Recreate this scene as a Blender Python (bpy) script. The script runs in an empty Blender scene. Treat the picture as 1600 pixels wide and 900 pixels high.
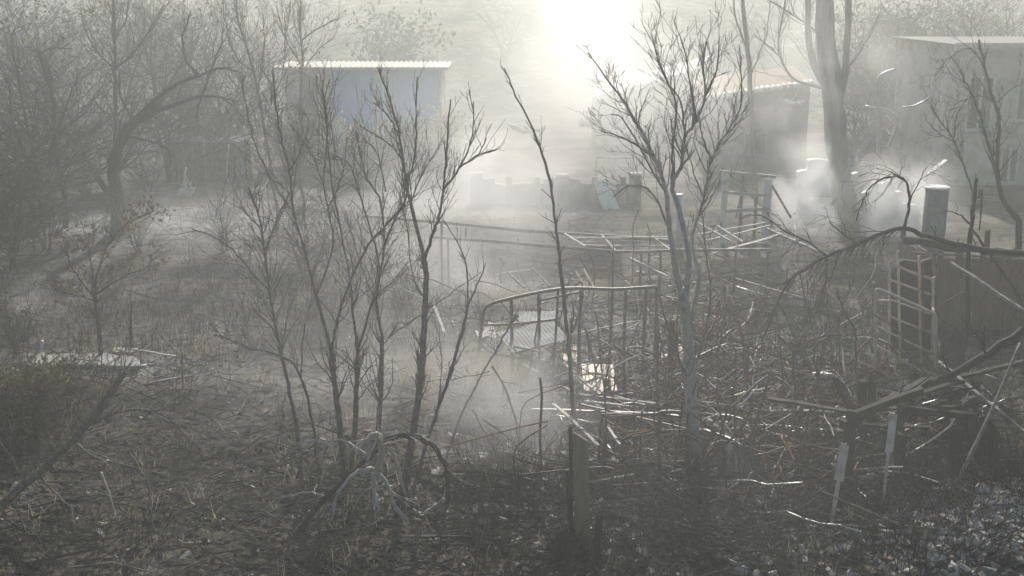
import bpy, math, random
from mathutils import Vector, Matrix, noise

# ------------------------------------------------------------------ camera
scene = bpy.context.scene
COL = scene.collection
CAM_Z, PITCH, F = 7.0, math.radians(14.0), 1715.0
cd = bpy.data.cameras.new('camera'); cam = bpy.data.objects.new('camera', cd); COL.objects.link(cam)
cam.location = (0, 0, CAM_Z); cam.rotation_euler = (math.radians(90) - PITCH, 0, 0)
cd.sensor_width = 36.0; cd.lens = 36.0 * F / 1600.0; cd.clip_start = 0.1; cd.clip_end = 2000
scene.camera = cam
# ------------------------------------------------------------------ sky, sun, exposure
SUN_EL, SUN_AZ = math.radians(32.0), math.radians(5.0)
world = bpy.data.worlds.new('World'); scene.world = world; world.use_nodes = True
wn = world.node_tree; bg = wn.nodes['Background']
sk = wn.nodes.new('ShaderNodeTexSky'); sk.sky_type = 'NISHITA'; sk.sun_disc = False
sk.sun_elevation = SUN_EL; sk.sun_rotation = SUN_AZ; sk.dust_density = 3.0; sk.altitude = 100
wn.links.new(sk.outputs[0], bg.inputs[0]); bg.inputs[1].default_value = 0.085
sd = bpy.data.lights.new('sun', 'SUN'); sd.energy = 5.0; sd.angle = math.radians(0.6); sd.color = (1.0, 0.975, 0.905)
sun = bpy.data.objects.new('sun', sd); COL.objects.link(sun)
sdir = Vector((math.sin(SUN_AZ) * math.cos(SUN_EL), math.cos(SUN_AZ) * math.cos(SUN_EL), math.sin(SUN_EL)))
sun.rotation_euler = sdir.to_track_quat('Z', 'Y').to_euler()
vs = scene.view_settings
vs.view_transform = 'Standard'; vs.look = 'None'; vs.gamma = 1.0; vs.exposure = 0.2; vs.use_curve_mapping = False
scene.render.engine = 'CYCLES'
cy = scene.cycles
cy.max_bounces = 6; cy.diffuse_bounces = 2; cy.glossy_bounces = 2; cy.volume_bounces = 1; cy.transparent_max_bounces = 8
cy.use_denoising = True; cy.volume_step_rate = 1.8; cy.volume_max_steps = 128
HAZE_DENSITY, HAZE_G = 0.0042, 0.60

# ------------------------------------------------------------------ pixels of the photograph (1600 x 900) to points
FWD = Vector((0, math.cos(PITCH), -math.sin(PITCH))); UPV = Vector((0, math.sin(PITCH), math.cos(PITCH)))
CAMP = Vector((0, 0, CAM_Z))
def ray(px, py): return FWD + Vector(((px - 800) / F, 0, 0)) + UPV * ((450 - py) / F)
def at(px, py, Y):
    d = ray(px, py); return CAMP + d * (Y / d.y)
def G(px, py, z=0.0):
    d = ray(px, py); return CAMP + d * ((z - CAM_Z) / d.z)
def W(w, Y): return w * Y / F / math.cos(PITCH)
def sstep(a, b, x):
    t = max(0.0, min(1.0, (x - a) / (b - a))); return t * t * (3 - 2 * t)
def n2(x, y, s, o=0.0): return noise.noise(Vector((x * s + o, y * s - o, o * 1.7)))
HEAP = G(1560, 850)
def H(x, y):
    h = 0.10 * n2(x, y, .25, 3) + 0.05 * n2(x, y, 1.1, 9)
    dx, dy = x - HEAP.x, y - HEAP.y
    h += 0.55 * math.exp(-(dx * dx + dy * dy) / 4.5)
    bl = G(250, 355); dx, dy = x - bl.x, y - bl.y
    h += 0.35 * math.exp(-(dx * dx / 40 + dy * dy / 20))
    h += 9.4 * sstep(74, 116, y) * (1 + 0.12 * n2(x, y, .03, 5))
    return h

# ------------------------------------------------------------------ materials
MATS = {}
RNG = random.Random(77)
def mat(name, stops, scale=6.0, detail=6, rough=.85, bump=.3, metallic=0.0, stretch=(1, 1, 1), spec=.3, bscale=None, coord='Object', fine=None):
    m = bpy.data.materials.new(name); m.use_nodes = True; nt = m.node_tree; N = nt.nodes; L = nt.links
    b = N['Principled BSDF']; b.inputs['Roughness'].default_value = rough; b.inputs['Metallic'].default_value = metallic
    b.inputs['Specular IOR Level'].default_value = spec * .6
    tc = N.new('ShaderNodeTexCoord'); mp = N.new('ShaderNodeMapping'); mp.inputs['Scale'].default_value = stretch
    L.new(tc.outputs[coord], mp.inputs[0])
    oi = N.new('ShaderNodeObjectInfo'); ml = N.new('ShaderNodeMath'); ml.operation = 'MULTIPLY'; ml.inputs[1].default_value = 37.0
    L.new(oi.outputs['Random'], ml.inputs[0]); L.new(ml.outputs[0], mp.inputs['Location'])
    nz = N.new('ShaderNodeTexNoise'); nz.inputs['Scale'].default_value = scale; nz.inputs['Detail'].default_value = detail; nz.inputs['Roughness'].default_value = .65
    L.new(mp.outputs[0], nz.inputs['Vector'])
    cr = N.new('ShaderNodeValToRGB'); e = cr.color_ramp.elements
    e[0].position, e[0].color = stops[0][0], (*stops[0][1], 1); e[1].position, e[1].color = stops[-1][0], (*stops[-1][1], 1)
    for p, c in stops[1:-1]:
        q = e.new(p); q.color = (*c, 1)
    L.new(nz.outputs['Fac'], cr.inputs[0]); L.new(cr.outputs[0], b.inputs['Base Color'])
    if bump:
        n3 = N.new('ShaderNodeTexNoise'); n3.inputs['Scale'].default_value = bscale or scale * 4; n3.inputs['Detail'].default_value = 5
        L.new(mp.outputs[0], n3.inputs['Vector'])
        bp = N.new('ShaderNodeBump'); bp.inputs['Strength'].default_value = bump; bp.inputs['Distance'].default_value = .03
        L.new(n3.outputs['Fac'], bp.inputs['Height']); L.new(bp.outputs[0], b.inputs['Normal'])
    MATS[name] = m; return m
mat('charred_wood', [(.3, (.012, .011, .010)), (.55, (.035, .032, .03)), (.8, (.10, .095, .09))], 9, stretch=(1, 1, .4), rough=.8, spec=.15)
mat('weathered_wood', [(.3, (.10, .092, .08)), (.55, (.25, .235, .21)), (.75, (.46, .44, .40))], 8, rough=.75)
mat('pale_timber', [(.3, (.28, .26, .22)), (.6, (.50, .47, .42)), (.8, (.66, .63, .58))], 7, rough=.7)
mat('grey_bark', [(.3, (.09, .08, .068)), (.55, (.18, .165, .143)), (.8, (.34, .315, .28))], 14, rough=.8)
mat('dark_bark', [(.3, (.03, .027, .023)), (.6, (.065, .058, .05)), (.8, (.15, .14, .12))], 14, rough=.8)
mat('smoke_paled_bark', [(.3, (.26, .25, .23)), (.55, (.43, .415, .385)), (.8, (.58, .565, .53))], 12, rough=.8)  # forked trunk: paleness of the smoke around it is put into the bark colour
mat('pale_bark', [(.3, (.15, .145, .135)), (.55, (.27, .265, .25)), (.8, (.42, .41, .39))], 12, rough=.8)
mat('trunk_bark', [(.3, (.05, .046, .04)), (.5, (.10, .092, .08)), (.75, (.18, .165, .145))], 2.2, stretch=(5, 5, .7), rough=.9, bump=.8)
mat('hill_bark', [(.3, (.05, .046, .04)), (.7, (.11, .10, .09))], 5, rough=.9, bump=0)
mat('withered_leaf', [(.35, (.06, .055, .025)), (.55, (.14, .12, .055)), (.75, (.27, .21, .11))], 3, rough=.7, bump=0)
mat('green_leaf', [(.35, (.035, .05, .028)), (.55, (.06, .075, .045)), (.75, (.11, .12, .08))], 1.5, rough=.7, bump=0)
mat('scorched_steel', [(.3, (.05, .044, .04)), (.55, (.13, .11, .098)), (.75, (.30, .28, .26))], 11, rough=.5, metallic=.35, spec=.5)
mat('galvanised_steel', [(.3, (.30, .30, .29)), (.7, (.55, .55, .53))], 6, rough=.4, metallic=.5, spec=.5)
mat('rusty_steel', [(.3, (.09, .045, .025)), (.55, (.2, .105, .058)), (.75, (.29, .22, .17))], 7, rough=.75, metallic=.2)
mat('tan_paint', [(.3, (.34, .26, .19)), (.5, (.55, .48, .39)), (.75, (.70, .65, .57))], 5, rough=.6, bump=.1)
mat('white_paint', [(.25, (.45, .44, .42)), (.5, (.70, .69, .67)), (.8, (.80, .79, .77))], 3, rough=.6, bump=.1)
mat('cream_sheet', [(.25, (.42, .33, .24)), (.5, (.72, .61, .48)), (.8, (.80, .71, .59))], 4, rough=.6, bump=.1)
mat('blue_grey', [(.3, (.12, .15, .18)), (.7, (.22, .26, .30))], 3, rough=.8, bump=.1)
mat('blue_paint', [(.3, (.09, .36, .80)), (.7, (.15, .45, .86))], 2, rough=.6, bump=.05)
mat('cyan_paint', [(.3, (.36, .62, .66)), (.7, (.46, .72, .74))], 2, rough=.6, bump=.05)
mat('plaster', [(.3, (.26, .25, .23)), (.5, (.40, .385, .36)), (.75, (.5, .48, .45))], 2.2, rough=.9, bump=.15)
mat('grey_plaster', [(.3, (.14, .14, .135)), (.6, (.24, .235, .23)), (.8, (.33, .32, .31))], 2.2, rough=.9, bump=.15)
mat('mauve_plaster', [(.3, (.30, .27, .30)), (.6, (.42, .385, .42)), (.8, (.5, .47, .5))], 2.2, rough=.9, bump=.2)
mat('cream_plaster', [(.32, (.20, .18, .14)), (.5, (.48, .435, .36)), (.68, (.62, .58, .5))], .9, rough=.9, bump=.15)
mat('scorched_plaster', [(.3, (.06, .055, .05)), (.5, (.16, .15, .135)), (.75, (.34, .32, .30))], 1.6, rough=.9, bump=.2)
mat('brown_board', [(.3, (.13, .085, .06)), (.6, (.22, .15, .11)), (.8, (.30, .22, .17))], 5, rough=.8, stretch=(3, 3, .5))
mat('olive_board', [(.3, (.17, .145, .08)), (.6, (.28, .235, .135)), (.8, (.36, .31, .2))], 3, rough=.75, stretch=(3, 3, .6))
mat('corrugated_iron', [(.3, (.09, .085, .08)), (.6, (.20, .21, .22)), (.8, (.32, .33, .34))], 3, rough=.75, metallic=.0, spec=.3)
mat('dark_sheet_iron', [(.3, (.03, .032, .034)), (.6, (.075, .08, .085)), (.8, (.15, .155, .16))], 3, rough=.55, metallic=.3)
mat('fibre_roof', [(.3, (.40, .37, .34)), (.6, (.60, .57, .53)), (.8, (.7, .68, .64))], 3, rough=.8, bump=.1)
mat('clay_tile', [(.3, (.16, .10, .075)), (.6, (.28, .19, .15)), (.8, (.36, .29, .25))], 6, rough=.85)
mat('concrete', [(.3, (.2, .195, .185)), (.6, (.36, .35, .33)), (.8, (.48, .47, .44))], 4, rough=.9)
mat('glass_dark', [(.3, (.02, .022, .025)), (.7, (.04, .042, .045))], 1, rough=.1, bump=0, spec=.6)
mat('pale_rubble', [(.36, (.10, .095, .088)), (.48, (.3, .29, .27)), (.62, (.68, .665, .63))], 2.6, rough=.85, bump=0)
mat('brick_rubble', [(.3, (.10, .07, .06)), (.55, (.2, .14, .115)), (.8, (.30, .24, .21))], 1.3, rough=.9, bump=0)
mat('char_rubble', [(.3, (.012, .012, .012)), (.6, (.045, .043, .04)), (.8, (.11, .105, .10))], 1.3, rough=.85, bump=0)
mat('straw', [(.3, (.20, .175, .12)), (.55, (.33, .30, .22)), (.8, (.46, .43, .35))], 1.1, rough=.8, bump=0)
mat('ash_twig', [(.3, (.025, .023, .021)), (.55, (.07, .065, .06)), (.8, (.22, .21, .195))], 1.7, rough=.8, bump=0)

def translucent(name, f=.45):
    nt = MATS[name].node_tree; N = nt.nodes; L = nt.links; b = N['Principled BSDF']; tr = N.new('ShaderNodeBsdfTranslucent'); mx = N.new('ShaderNodeMixShader'); mx.inputs[0].default_value = f
    L.new(b.inputs['Base Color'].links[0].from_socket, tr.inputs['Color']); L.new(b.outputs[0], mx.inputs[1]); L.new(tr.outputs[0], mx.inputs[2]); L.new(mx.outputs[0], N['Material Output'].inputs['Surface'])
for k in ('withered_leaf', 'green_leaf', 'straw'): translucent(k)
def ground_material():
    m = bpy.data.materials.new('burnt_ground'); m.use_nodes = True; nt = m.node_tree; N = nt.nodes; L = nt.links
    b = N['Principled BSDF']; b.inputs['Roughness'].default_value = .95; b.inputs['Specular IOR Level'].default_value = .15
    tc = N.new('ShaderNodeTexCoord')
    def nz(s, d=8, r=.65, st=None):
        n = N.new('ShaderNodeTexNoise'); n.inputs['Scale'].default_value = s; n.inputs['Detail'].default_value = d; n.inputs['Roughness'].default_value = r
        if st:
            mp = N.new('ShaderNodeMapping'); mp.inputs['Scale'].default_value = st; L.new(tc.outputs['Object'], mp.inputs[0]); L.new(mp.outputs[0], n.inputs['Vector'])
        else: L.new(tc.outputs['Object'], n.inputs['Vector'])
        return n
    def ramp(src, stops):
        c = N.new('ShaderNodeValToRGB'); e = c.color_ramp.elements
        e[0].position, e[0].color = stops[0][0], (*stops[0][1], 1); e[1].position, e[1].color = stops[-1][0], (*stops[-1][1], 1)
        for p, k in stops[1:-1]: e.new(p).color = (*k, 1)
        L.new(src, c.inputs[0]); return c
    def mix(f, a, c):
        x = N.new('ShaderNodeMix'); x.data_type = 'RGBA'; L.new(f, x.inputs[0]); L.new(a, x.inputs[6]); L.new(c, x.inputs[7]); return x.outputs[2]
    soot = ramp(nz(3.5).outputs['Fac'], [(.35, (.013, .0125, .012)), (.55, (.038, .036, .034)), (.72, (.105, .10, .095))])
    earth = ramp(nz(2.6, 9, .7, (.6, 1.4, 1)).outputs['Fac'], [(.35, (.05, .042, .028)), (.52, (.12, .103, .072)), (.7, (.26, .235, .185))])
    ash = ramp(nz(5.5, 9, .75).outputs['Fac'], [(.35, (.2, .195, .18)), (.52, (.42, .41, .385)), (.68, (.6, .59, .56))])
    f1 = ramp(nz(.28, 5).outputs['Fac'], [(.42, (0, 0, 0)), (.56, (1, 1, 1))])
    f2n = ramp(nz(.55, 7, .7).outputs['Fac'], [(.50, (0, 0, 0)), (.62, (1, 1, 1))])
    # ash-covered places of the garden: vertex attribute painted per place
    at_ = N.new('ShaderNodeAttribute'); at_.attribute_name = 'ash'
    ad = N.new('ShaderNodeMath'); ad.operation = 'MULTIPLY_ADD'
    fb = nz(1.4, 8, .75)
    L.new(f2n.outputs[0], ad.inputs[0]); ad.inputs[1].default_value = .35; L.new(at_.outputs['Fac'], ad.inputs[2])
    mu = N.new('ShaderNodeMath'); mu.operation = 'MULTIPLY'; mu.use_clamp = True
    r3 = ramp(fb.outputs['Fac'], [(.33, (.2, .2, .2)), (.52, (1, 1, 1))])
    L.new(ad.outputs[0], mu.inputs[0]); L.new(r3.outputs[0], mu.inputs[1])
    c = mix(f1.outputs[0], soot.outputs[0], earth.outputs[0]); c = mix(mu.outputs[0], c, ash.outputs[0])
    L.new(c, b.inputs['Base Color'])
    bn = nz(7, 9, .75); bp = N.new('ShaderNodeBump'); bp.inputs['Strength'].default_value = 1.0; bp.inputs['Distance'].default_value = .12
    L.new(bn.outputs['Fac'], bp.inputs['Height']); L.new(bp.outputs[0], b.inputs['Normal'])
    return m
MATS['burnt_ground'] = ground_material()

# ------------------------------------------------------------------ mesh builders
class MB:
    def __init__(s): s.v = []; s.f = []
    def tube(s, pts, rad, n=6, cap=True, ridge=0.0):
        pts = [Vector(p) for p in pts]; k0 = len(s.v); m = len(pts)
        t = (pts[1] - pts[0]).normalized(); a = t.orthogonal().normalized()
        for i, p in enumerate(pts):
            t = (pts[min(i + 1, m - 1)] - pts[max(i - 1, 0)])
            if t.length < 1e-6: t = Vector((0, 0, 1))
            t.normalize(); a = (a - t * a.dot(t))
            if a.length < 1e-5: a = t.orthogonal()
            a.normalize(); b = t.cross(a)
            r = rad[i] if isinstance(rad, (list, tuple)) else rad
            for j in range(n):
                w = 2 * math.pi * j / n; s.v.append(p + (a * math.cos(w) + b * math.sin(w)) * r * (1 + (ridge * (noise.noise(Vector((j * 1.9, i * .35, 7.7))) * 1.6) if ridge else 0)))
        for i in range(m - 1):
            for j in range(n):
                q = k0 + i * n; s.f.append((q + j, q + (j + 1) % n, q + n + (j + 1) % n, q + n + j))
        if cap:
            s.f.append(tuple(range(k0 + n - 1, k0 - 1, -1))); s.f.append(tuple(range(k0 + (m - 1) * n, k0 + m * n)))
        return s
    def box(s, c, size, M=None):
        c = Vector(c); h = Vector(size) / 2; k = len(s.v)
        for x in (-1, 1):
            for y in (-1, 1):
                for z in (-1, 1):
                    p = Vector((x * h.x, y * h.y, z * h.z)); s.v.append(c + (M @ p if M else p))
        for f in ((0, 1, 3, 2), (4, 6, 7, 5), (0, 4, 5, 1), (2, 3, 7, 6), (0, 2, 6, 4), (1, 5, 7, 3)): s.f.append(tuple(k + i for i in f))
        return s
    def hexa(s, p8):
        k = len(s.v); s.v += [Vector(p) for p in p8]
        for f in ((0, 1, 3, 2), (4, 6, 7, 5), (0, 4, 5, 1), (2, 3, 7, 6), (0, 2, 6, 4), (1, 5, 7, 3)): s.f.append(tuple(k + i for i in f))
        return s
    def slab(s, q, n, th):           # a quad (four corners in order) given thickness th along n
        q = [Vector(p) for p in q]; o = n.normalized() * th
        return s.hexa([q[0], q[0] + o, q[3], q[3] + o, q[1], q[1] + o, q[2], q[2] + o])
    def timber(s, a, b, w, h, rng, seg=5, wob=.04, rag=.25):   # squared timber with warped length and ragged ends
        a = Vector(a); b = Vector(b); t = (b - a); ln = t.length; t.normalize()
        sd_ = t.cross(Vector((0, 0, 1)))
        if sd_.length < .05: sd_ = Vector((1, 0, 0))
        sd_.normalize(); up = sd_.cross(t); k0 = len(s.v)
        ox = oz = 0
        for i in range(seg + 1):
            u = i / seg
            if 0 < i < seg: ox += rng.uniform(-1, 1) * wob * ln * .12; oz += rng.uniform(-1, 1) * wob * ln * .12
            else: ox *= .4; oz *= .4
            p = a.lerp(b, u) + sd_ * ox + up * oz
            tw = rng.uniform(.82, 1.1)
            for (x, z) in ((-1, -1), (1, -1), (1, 1), (-1, 1)):
                e = t * (rng.uniform(-1, 1) * rag * max(w, h) * 1.5) if i in (0, seg) else Vector()
                s.v.append(p + sd_ * (x * w / 2 * tw) + up * (z * h / 2 * tw * rng.uniform(.85, 1.1)) + e)
        for i in range(seg):
            for j in range(4):
                q = k0 + 4 * i; s.f.append((q + j, q + (j + 1) % 4, q + 4 + (j + 1) % 4, q + 4 + j))
        s.f.append((k0 + 3, k0 + 2, k0 + 1, k0)); q = k0 + 4 * seg; s.f.append((q, q + 1, q + 2, q + 3))
        return s
    def corrugated(s, o, u, v, n, waves, amp, th=.004):
        o, u, v = Vector(o), Vector(u), Vector(v); n = n.normalized(); k = waves * 6; k0 = len(s.v)
        for i in range(k + 1):
            p = o + u * (i / k); d = n * (amp * math.sin(i / 6 * 2 * math.pi))
            for e in (0, 1):
                s.v.append(p + d + n * (th * e)); s.v.append(p + v + d + n * (th * e))
        for i in range(k):
            q = k0 + 4 * i
            s.f += [(q, q + 1, q + 5, q + 4), (q + 2, q + 6, q + 7, q + 3), (q, q + 4, q + 6, q + 2), (q + 1, q + 3, q + 7, q + 5)]
        q = k0 + 4 * k; s.f += [(k0, k0 + 2, k0 + 3, k0 + 1), (q, q + 1, q + 3, q + 2)]
        return s
    def build(s, name, m, base=None, parent=None, smooth=False):
        base = Vector(base) if base is not None else (parent.location.copy() if parent is not None and parent.parent is None else Vector())
        me = bpy.data.meshes.new(name); me.from_pydata([tuple(p - base) for p in s.v], [], s.f); me.update()
        if smooth: me.polygons.foreach_set('use_smooth', [True] * len(me.polygons))
        me.materials.append(MATS[m] if isinstance(m, str) else m)
        o = bpy.data.objects.new(name, me); COL.objects.link(o)
        if parent is not None: o.parent = parent
        else: o.location = base
        return o
def root_base(o):
    b = o.location.copy()
    while o.parent is not None: o = o.parent; b = b + o.location
    return b
def tag(o, label, cat=None, group=None, kind=None):
    o['label'] = label
    if cat: o['category'] = cat
    if group: o['group'] = group
    if kind: o['kind'] = kind
    return o
def thing(name, label, cat, base, group=None):
    o = bpy.data.objects.new(name, None); COL.objects.link(o); o.location = base; o.empty_display_size = .2; o['kind'] = 'thing'
    return tag(o, label, cat, group)
def sub(mb, name, m, part, smooth=False): return mb.build(name, m, base=root_base(part), parent=part, smooth=smooth)

# ------------------------------------------------------------------ ground
def build_ground():
    NX, ys = 300, []
    y = -14.0
    while y < 10: ys.append(y); y += 1.5
    y = 10.0
    while y < 330: ys.append(y); y *= 1.0125 if y < 60 else 1.03
    spots = [(250, 360, 5.0, 3.0, .95), (130, 572, 2.8, .8, .95), (300, 340, 3, 2, .7), (60, 450, 1.5, 2, .3), (1110, 552, 3.6, 1.3, .75), (960, 600, 2.0, 1.0, .6), (1290, 560, 1.8, 2.0, .55),
             (1280, 330, 2.2, 3.0, .8), (780, 610, 1.0, 1.6, .7), (740, 320, 5, 4, .7), (1550, 860, 1.6, 1.2, .5), (1230, 660, 1.6, .8, .35), (640, 590, 1.8, 1.3, .45), (930, 500, 2.5, 1.6, .5), (190, 520, 2, 1.2, .4), (420, 470, 2, 2, .3)]
    sp = [(G(a, b), rx, ry, k) for a, b, rx, ry, k in spots]
    v, f, ash = [], [], []
    for y in ys:
        wd = 14 + max(0, y) * .85
        for i in range(NX + 1):
            x = (i / NX * 2 - 1) * wd
            v.append((x, y, H(x, y) + (.035 * n2(x, y, 3.2, 21) if 9 < y < 60 else 0)))
            a = 0
            for c, rx, ry, k in sp:
                dx, dy = (x - c.x) / rx, (y - c.y) / ry; q = dx * dx + dy * dy
                if q < 9: a = max(a, k * math.exp(-q))
            ash.append(a)
    n = NX + 1
    for j in range(len(ys) - 1):
        for i in range(NX): f.append((j * n + i, j * n + i + 1, j * n + n + i + 1, j * n + n + i))
    me = bpy.data.meshes.new('ground'); me.from_pydata(v, [], f); me.update()
    me.polygons.foreach_set('use_smooth', [True] * len(f))
    me.attributes.new('ash', 'FLOAT', 'POINT').data.foreach_set('value', ash)
    me.materials.append(MATS['burnt_ground'])
    o = bpy.data.objects.new('ground', me); COL.objects.link(o); o['kind'] = 'structure'
    o['label'] = 'burnt ground of soot, earth and pale ash'
build_ground()
def on(p, dz=0.0): return Vector((p.x, p.y, H(p.x, p.y) + dz))

def drop(p, dz=-.1): return Vector((p.x, p.y, H(p.x, p.y) + dz))
# ------------------------------------------------------------------ buildings far behind the smoke
def wall_with_openings(mb, x0, x1, z0, z1, y, th, holes):
    """wall in the XZ plane, front face at y, made of blocks that leave the holes open"""
    xs = sorted({x0, x1, *[h[0] for h in holes], *[h[1] for h in holes]})
    for a, b in zip(xs, xs[1:]):
        cuts = sorted([(h[2], h[3]) for h in holes if h[0] <= a + 1e-6 and h[1] >= b - 1e-6]); z = z0
        for c0, c1 in cuts + [(z1, z1)]:
            if c0 > z + 1e-4: mb.box(((a + b) / 2, y + th / 2, (z + c0) / 2), (b - a, th, c0 - z))
            z = max(z, c1)
def pt(px, py, Y): p = at(px, py, Y); return p

def blue_house():
    Y = 53.0; a, b = at(448, 200, Y), at(690, 200, Y); top = at(560, 106, Y).z
    t = thing('blue_fronted_house', 'long low house with pale blue door panels under a white roof edge', 'house', (a.x, Y, 0))
    X = lambda px: at(px, 150, Y).x; Z = lambda py: at(600, py, Y).z
    holes = [(X(520), X(588), .25, Z(110)), (X(594), X(616), .1, Z(108)), (X(618), X(686), .1, Z(109)), (X(464), X(500), 1.2, Z(116))]
    m = MB(); wall_with_openings(m, a.x, b.x, -.2, top, Y, .3, holes)
    m.box(((a.x + b.x) / 2, Y + 3.5, top / 2), (b.x - a.x, .3, top)); m.box((a.x + .15, Y + 1.82, top / 2), (.3, 3.0, top)); m.box((b.x - .15, Y + 1.82, top / 2), (.3, 3.0, top))
    m.build('wall', 'cream_plaster', parent=t)
    for k, (x0, x1, z0, z1) in enumerate(holes):
        w = MB().box(((x0 + x1) / 2, Y + .16, (z0 + z1) / 2), (x1 - x0, .06, z1 - z0)).build('window' if k == 3 else 'door', ['blue_paint', 'cyan_paint', 'blue_paint', 'glass_dark'][k], parent=t)
        fr = MB(); fw = .09
        for x in ([x0 + fw / 2, x1 - fw / 2] + ([x0 + (x1 - x0) * q / 3 for q in (1, 2)] if k in (0, 2) else [])): fr.box((x, Y + .1, (z0 + z1) / 2), (fw, .06, z1 - z0))
        for z in (z0 + fw / 2, z1 - fw / 2): fr.box(((x0 + x1) / 2, Y + .101, z), (x1 - x0 - 2 * fw, .055, fw))
        sub(fr, 'frame', 'white_paint' if k == 3 else 'blue_paint', w)
    r = MB(); n = Vector((0, -.02, 1)); o = Vector((a.x - .4, Y - .7, top + .02)); r.corrugated(o, Vector((b.x - a.x + .8, 0, 0)), Vector((0, 4.4, .09)), n, 34, .045, .03)
    rf = r.build('roof', 'fibre_roof', parent=t)
    sub(MB().box(((a.x + b.x) / 2, Y - .74, top - .01), (b.x - a.x + .8, .05, .13)), 'fascia', 'plaster', rf)
blue_house()

def pale_roof_house():
    Y = 60.0; t = thing('pale_roof_house', 'house with bright sloping pale roof showing through smoke behind the bare branching tree', 'house', (at(1010, 200, Y).x, Y, 0))
    L0, L1 = at(925, 152, Y), at(1092, 108, Y); T0, T1 = at(955, 128, Y + 5), at(1098, 82, Y + 5)
    # sloping roof sheet rising to the right and back
    r = MB(); n = (L1 - L0).cross(T0 - L0); r.corrugated(L0, L1 - L0, T0 - L0, n if n.z > 0 else -n, 44, .02, .03); rf = r.build('roof', 'fibre_roof', parent=t)
    sub(MB().timber(L0 + Vector((0, -.05, -.12)), L1 + Vector((0, -.05, -.12)), .05, .2, random.Random(1), 3, 0, 0), 'fascia', 'white_paint', rf)
    m = MB(); x0, x1 = at(935, 200, Y).x, at(1090, 200, Y).x
    m.hexa([(x0, Y + .5, -.2), (x0, Y + .5, L0.z - .2), (x0, Y + 5, -.2), (x0, Y + 5, L0.z + .3), (x1, Y + .5, -.2), (x1, Y + .5, L1.z - .25), (x1, Y + 5, -.2), (x1, Y + 5, L1.z + .2)])
    m.build('wall', 'cream_plaster', parent=t)
    for px0, px1, z0, z1 in ((955, 985, .9, 2.1), (1020, 1045, .05, 2.1)):
        xa, xb = at(px0, 200, Y).x, at(px1, 200, Y).x
        w = MB().box(((xa + xb) / 2, Y + .47, (z0 + z1) / 2), (xb - xa, .05, z1 - z0)).build('window' if z0 > .5 else 'door', 'glass_dark' if z0 > .5 else 'brown_board', parent=t)
        fr = MB()
        for x in (xa, xb): fr.box((x, Y + .44, (z0 + z1) / 2), (.08, .08, z1 - z0 + .1))
        fr.box(((xa + xb) / 2, Y + .441, z1), (xb - xa - .08, .07, .08)); sub(fr, 'frame', 'white_paint', w)
pale_roof_house()

def tiled_outhouse():
    Y = 50.0; x0, x1 = at(1108, 200, Y).x, at(1262, 200, Y).x; z0, z1 = at(1108, 156, Y).z, at(1262, 132, Y).z
    t = thing('tiled_outhouse', 'grey outhouse with rounded tile edge behind the tall hazy trunk', 'outhouse', ((x0 + x1) / 2, Y, 0))
    MB().hexa([(x0, Y, -.2), (x0, Y, z0), (x0, Y + 4, -.2), (x0, Y + 4, z0 + .5), (x1, Y, -.2), (x1, Y, z1), (x1, Y + 4, -.2), (x1, Y + 4, z1 + .5)]).build('wall', 'scorched_plaster', parent=t)
    rf = MB().hexa([(x0 - .2, Y - .3, z0 - .02), (x0 - .2, Y - .3, z0 + .06), (x0 - .2, Y + 4.3, z0 + .55), (x0 - .2, Y + 4.3, z0 + .63), (x1 + .2, Y - .3, z1 - .02), (x1 + .2, Y - .3, z1 + .06), (x1 + .2, Y + 4.3, z1 + .55), (x1 + .2, Y + 4.3, z1 + .63)]).build('roof', 'clay_tile', parent=t)
    k = 20
    for i in range(k):
        u = (i + .5) / k; x = x0 - .2 + (x1 - x0 + .4) * u; z = z0 + (z1 - z0) * u + .08
        sub(MB().tube([(x + RNG.gauss(0, .03), Y - .38, z + RNG.gauss(0, .02)), (x, Y + .3, z + .08)], RNG.uniform(.07, .1), 7), 'tile', 'fibre_roof', rf, True)
    w = MB().box((x0 + 2.1, Y - .02, 1.3), (.9, .06, .9)).build('window', 'glass_dark', parent=t)
    fr = MB()
    for dx in (-.48, 0, .48): fr.box((x0 + 2.1 + dx, Y - .05, 1.3), (.07, .06, 1.0))
    for dz in (-.48, .48): fr.box((x0 + 2.1, Y - .051, 1.3 + dz), (.88, .05, .07))
    sub(fr, 'frame', 'weathered_wood', w)
tiled_outhouse()

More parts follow.
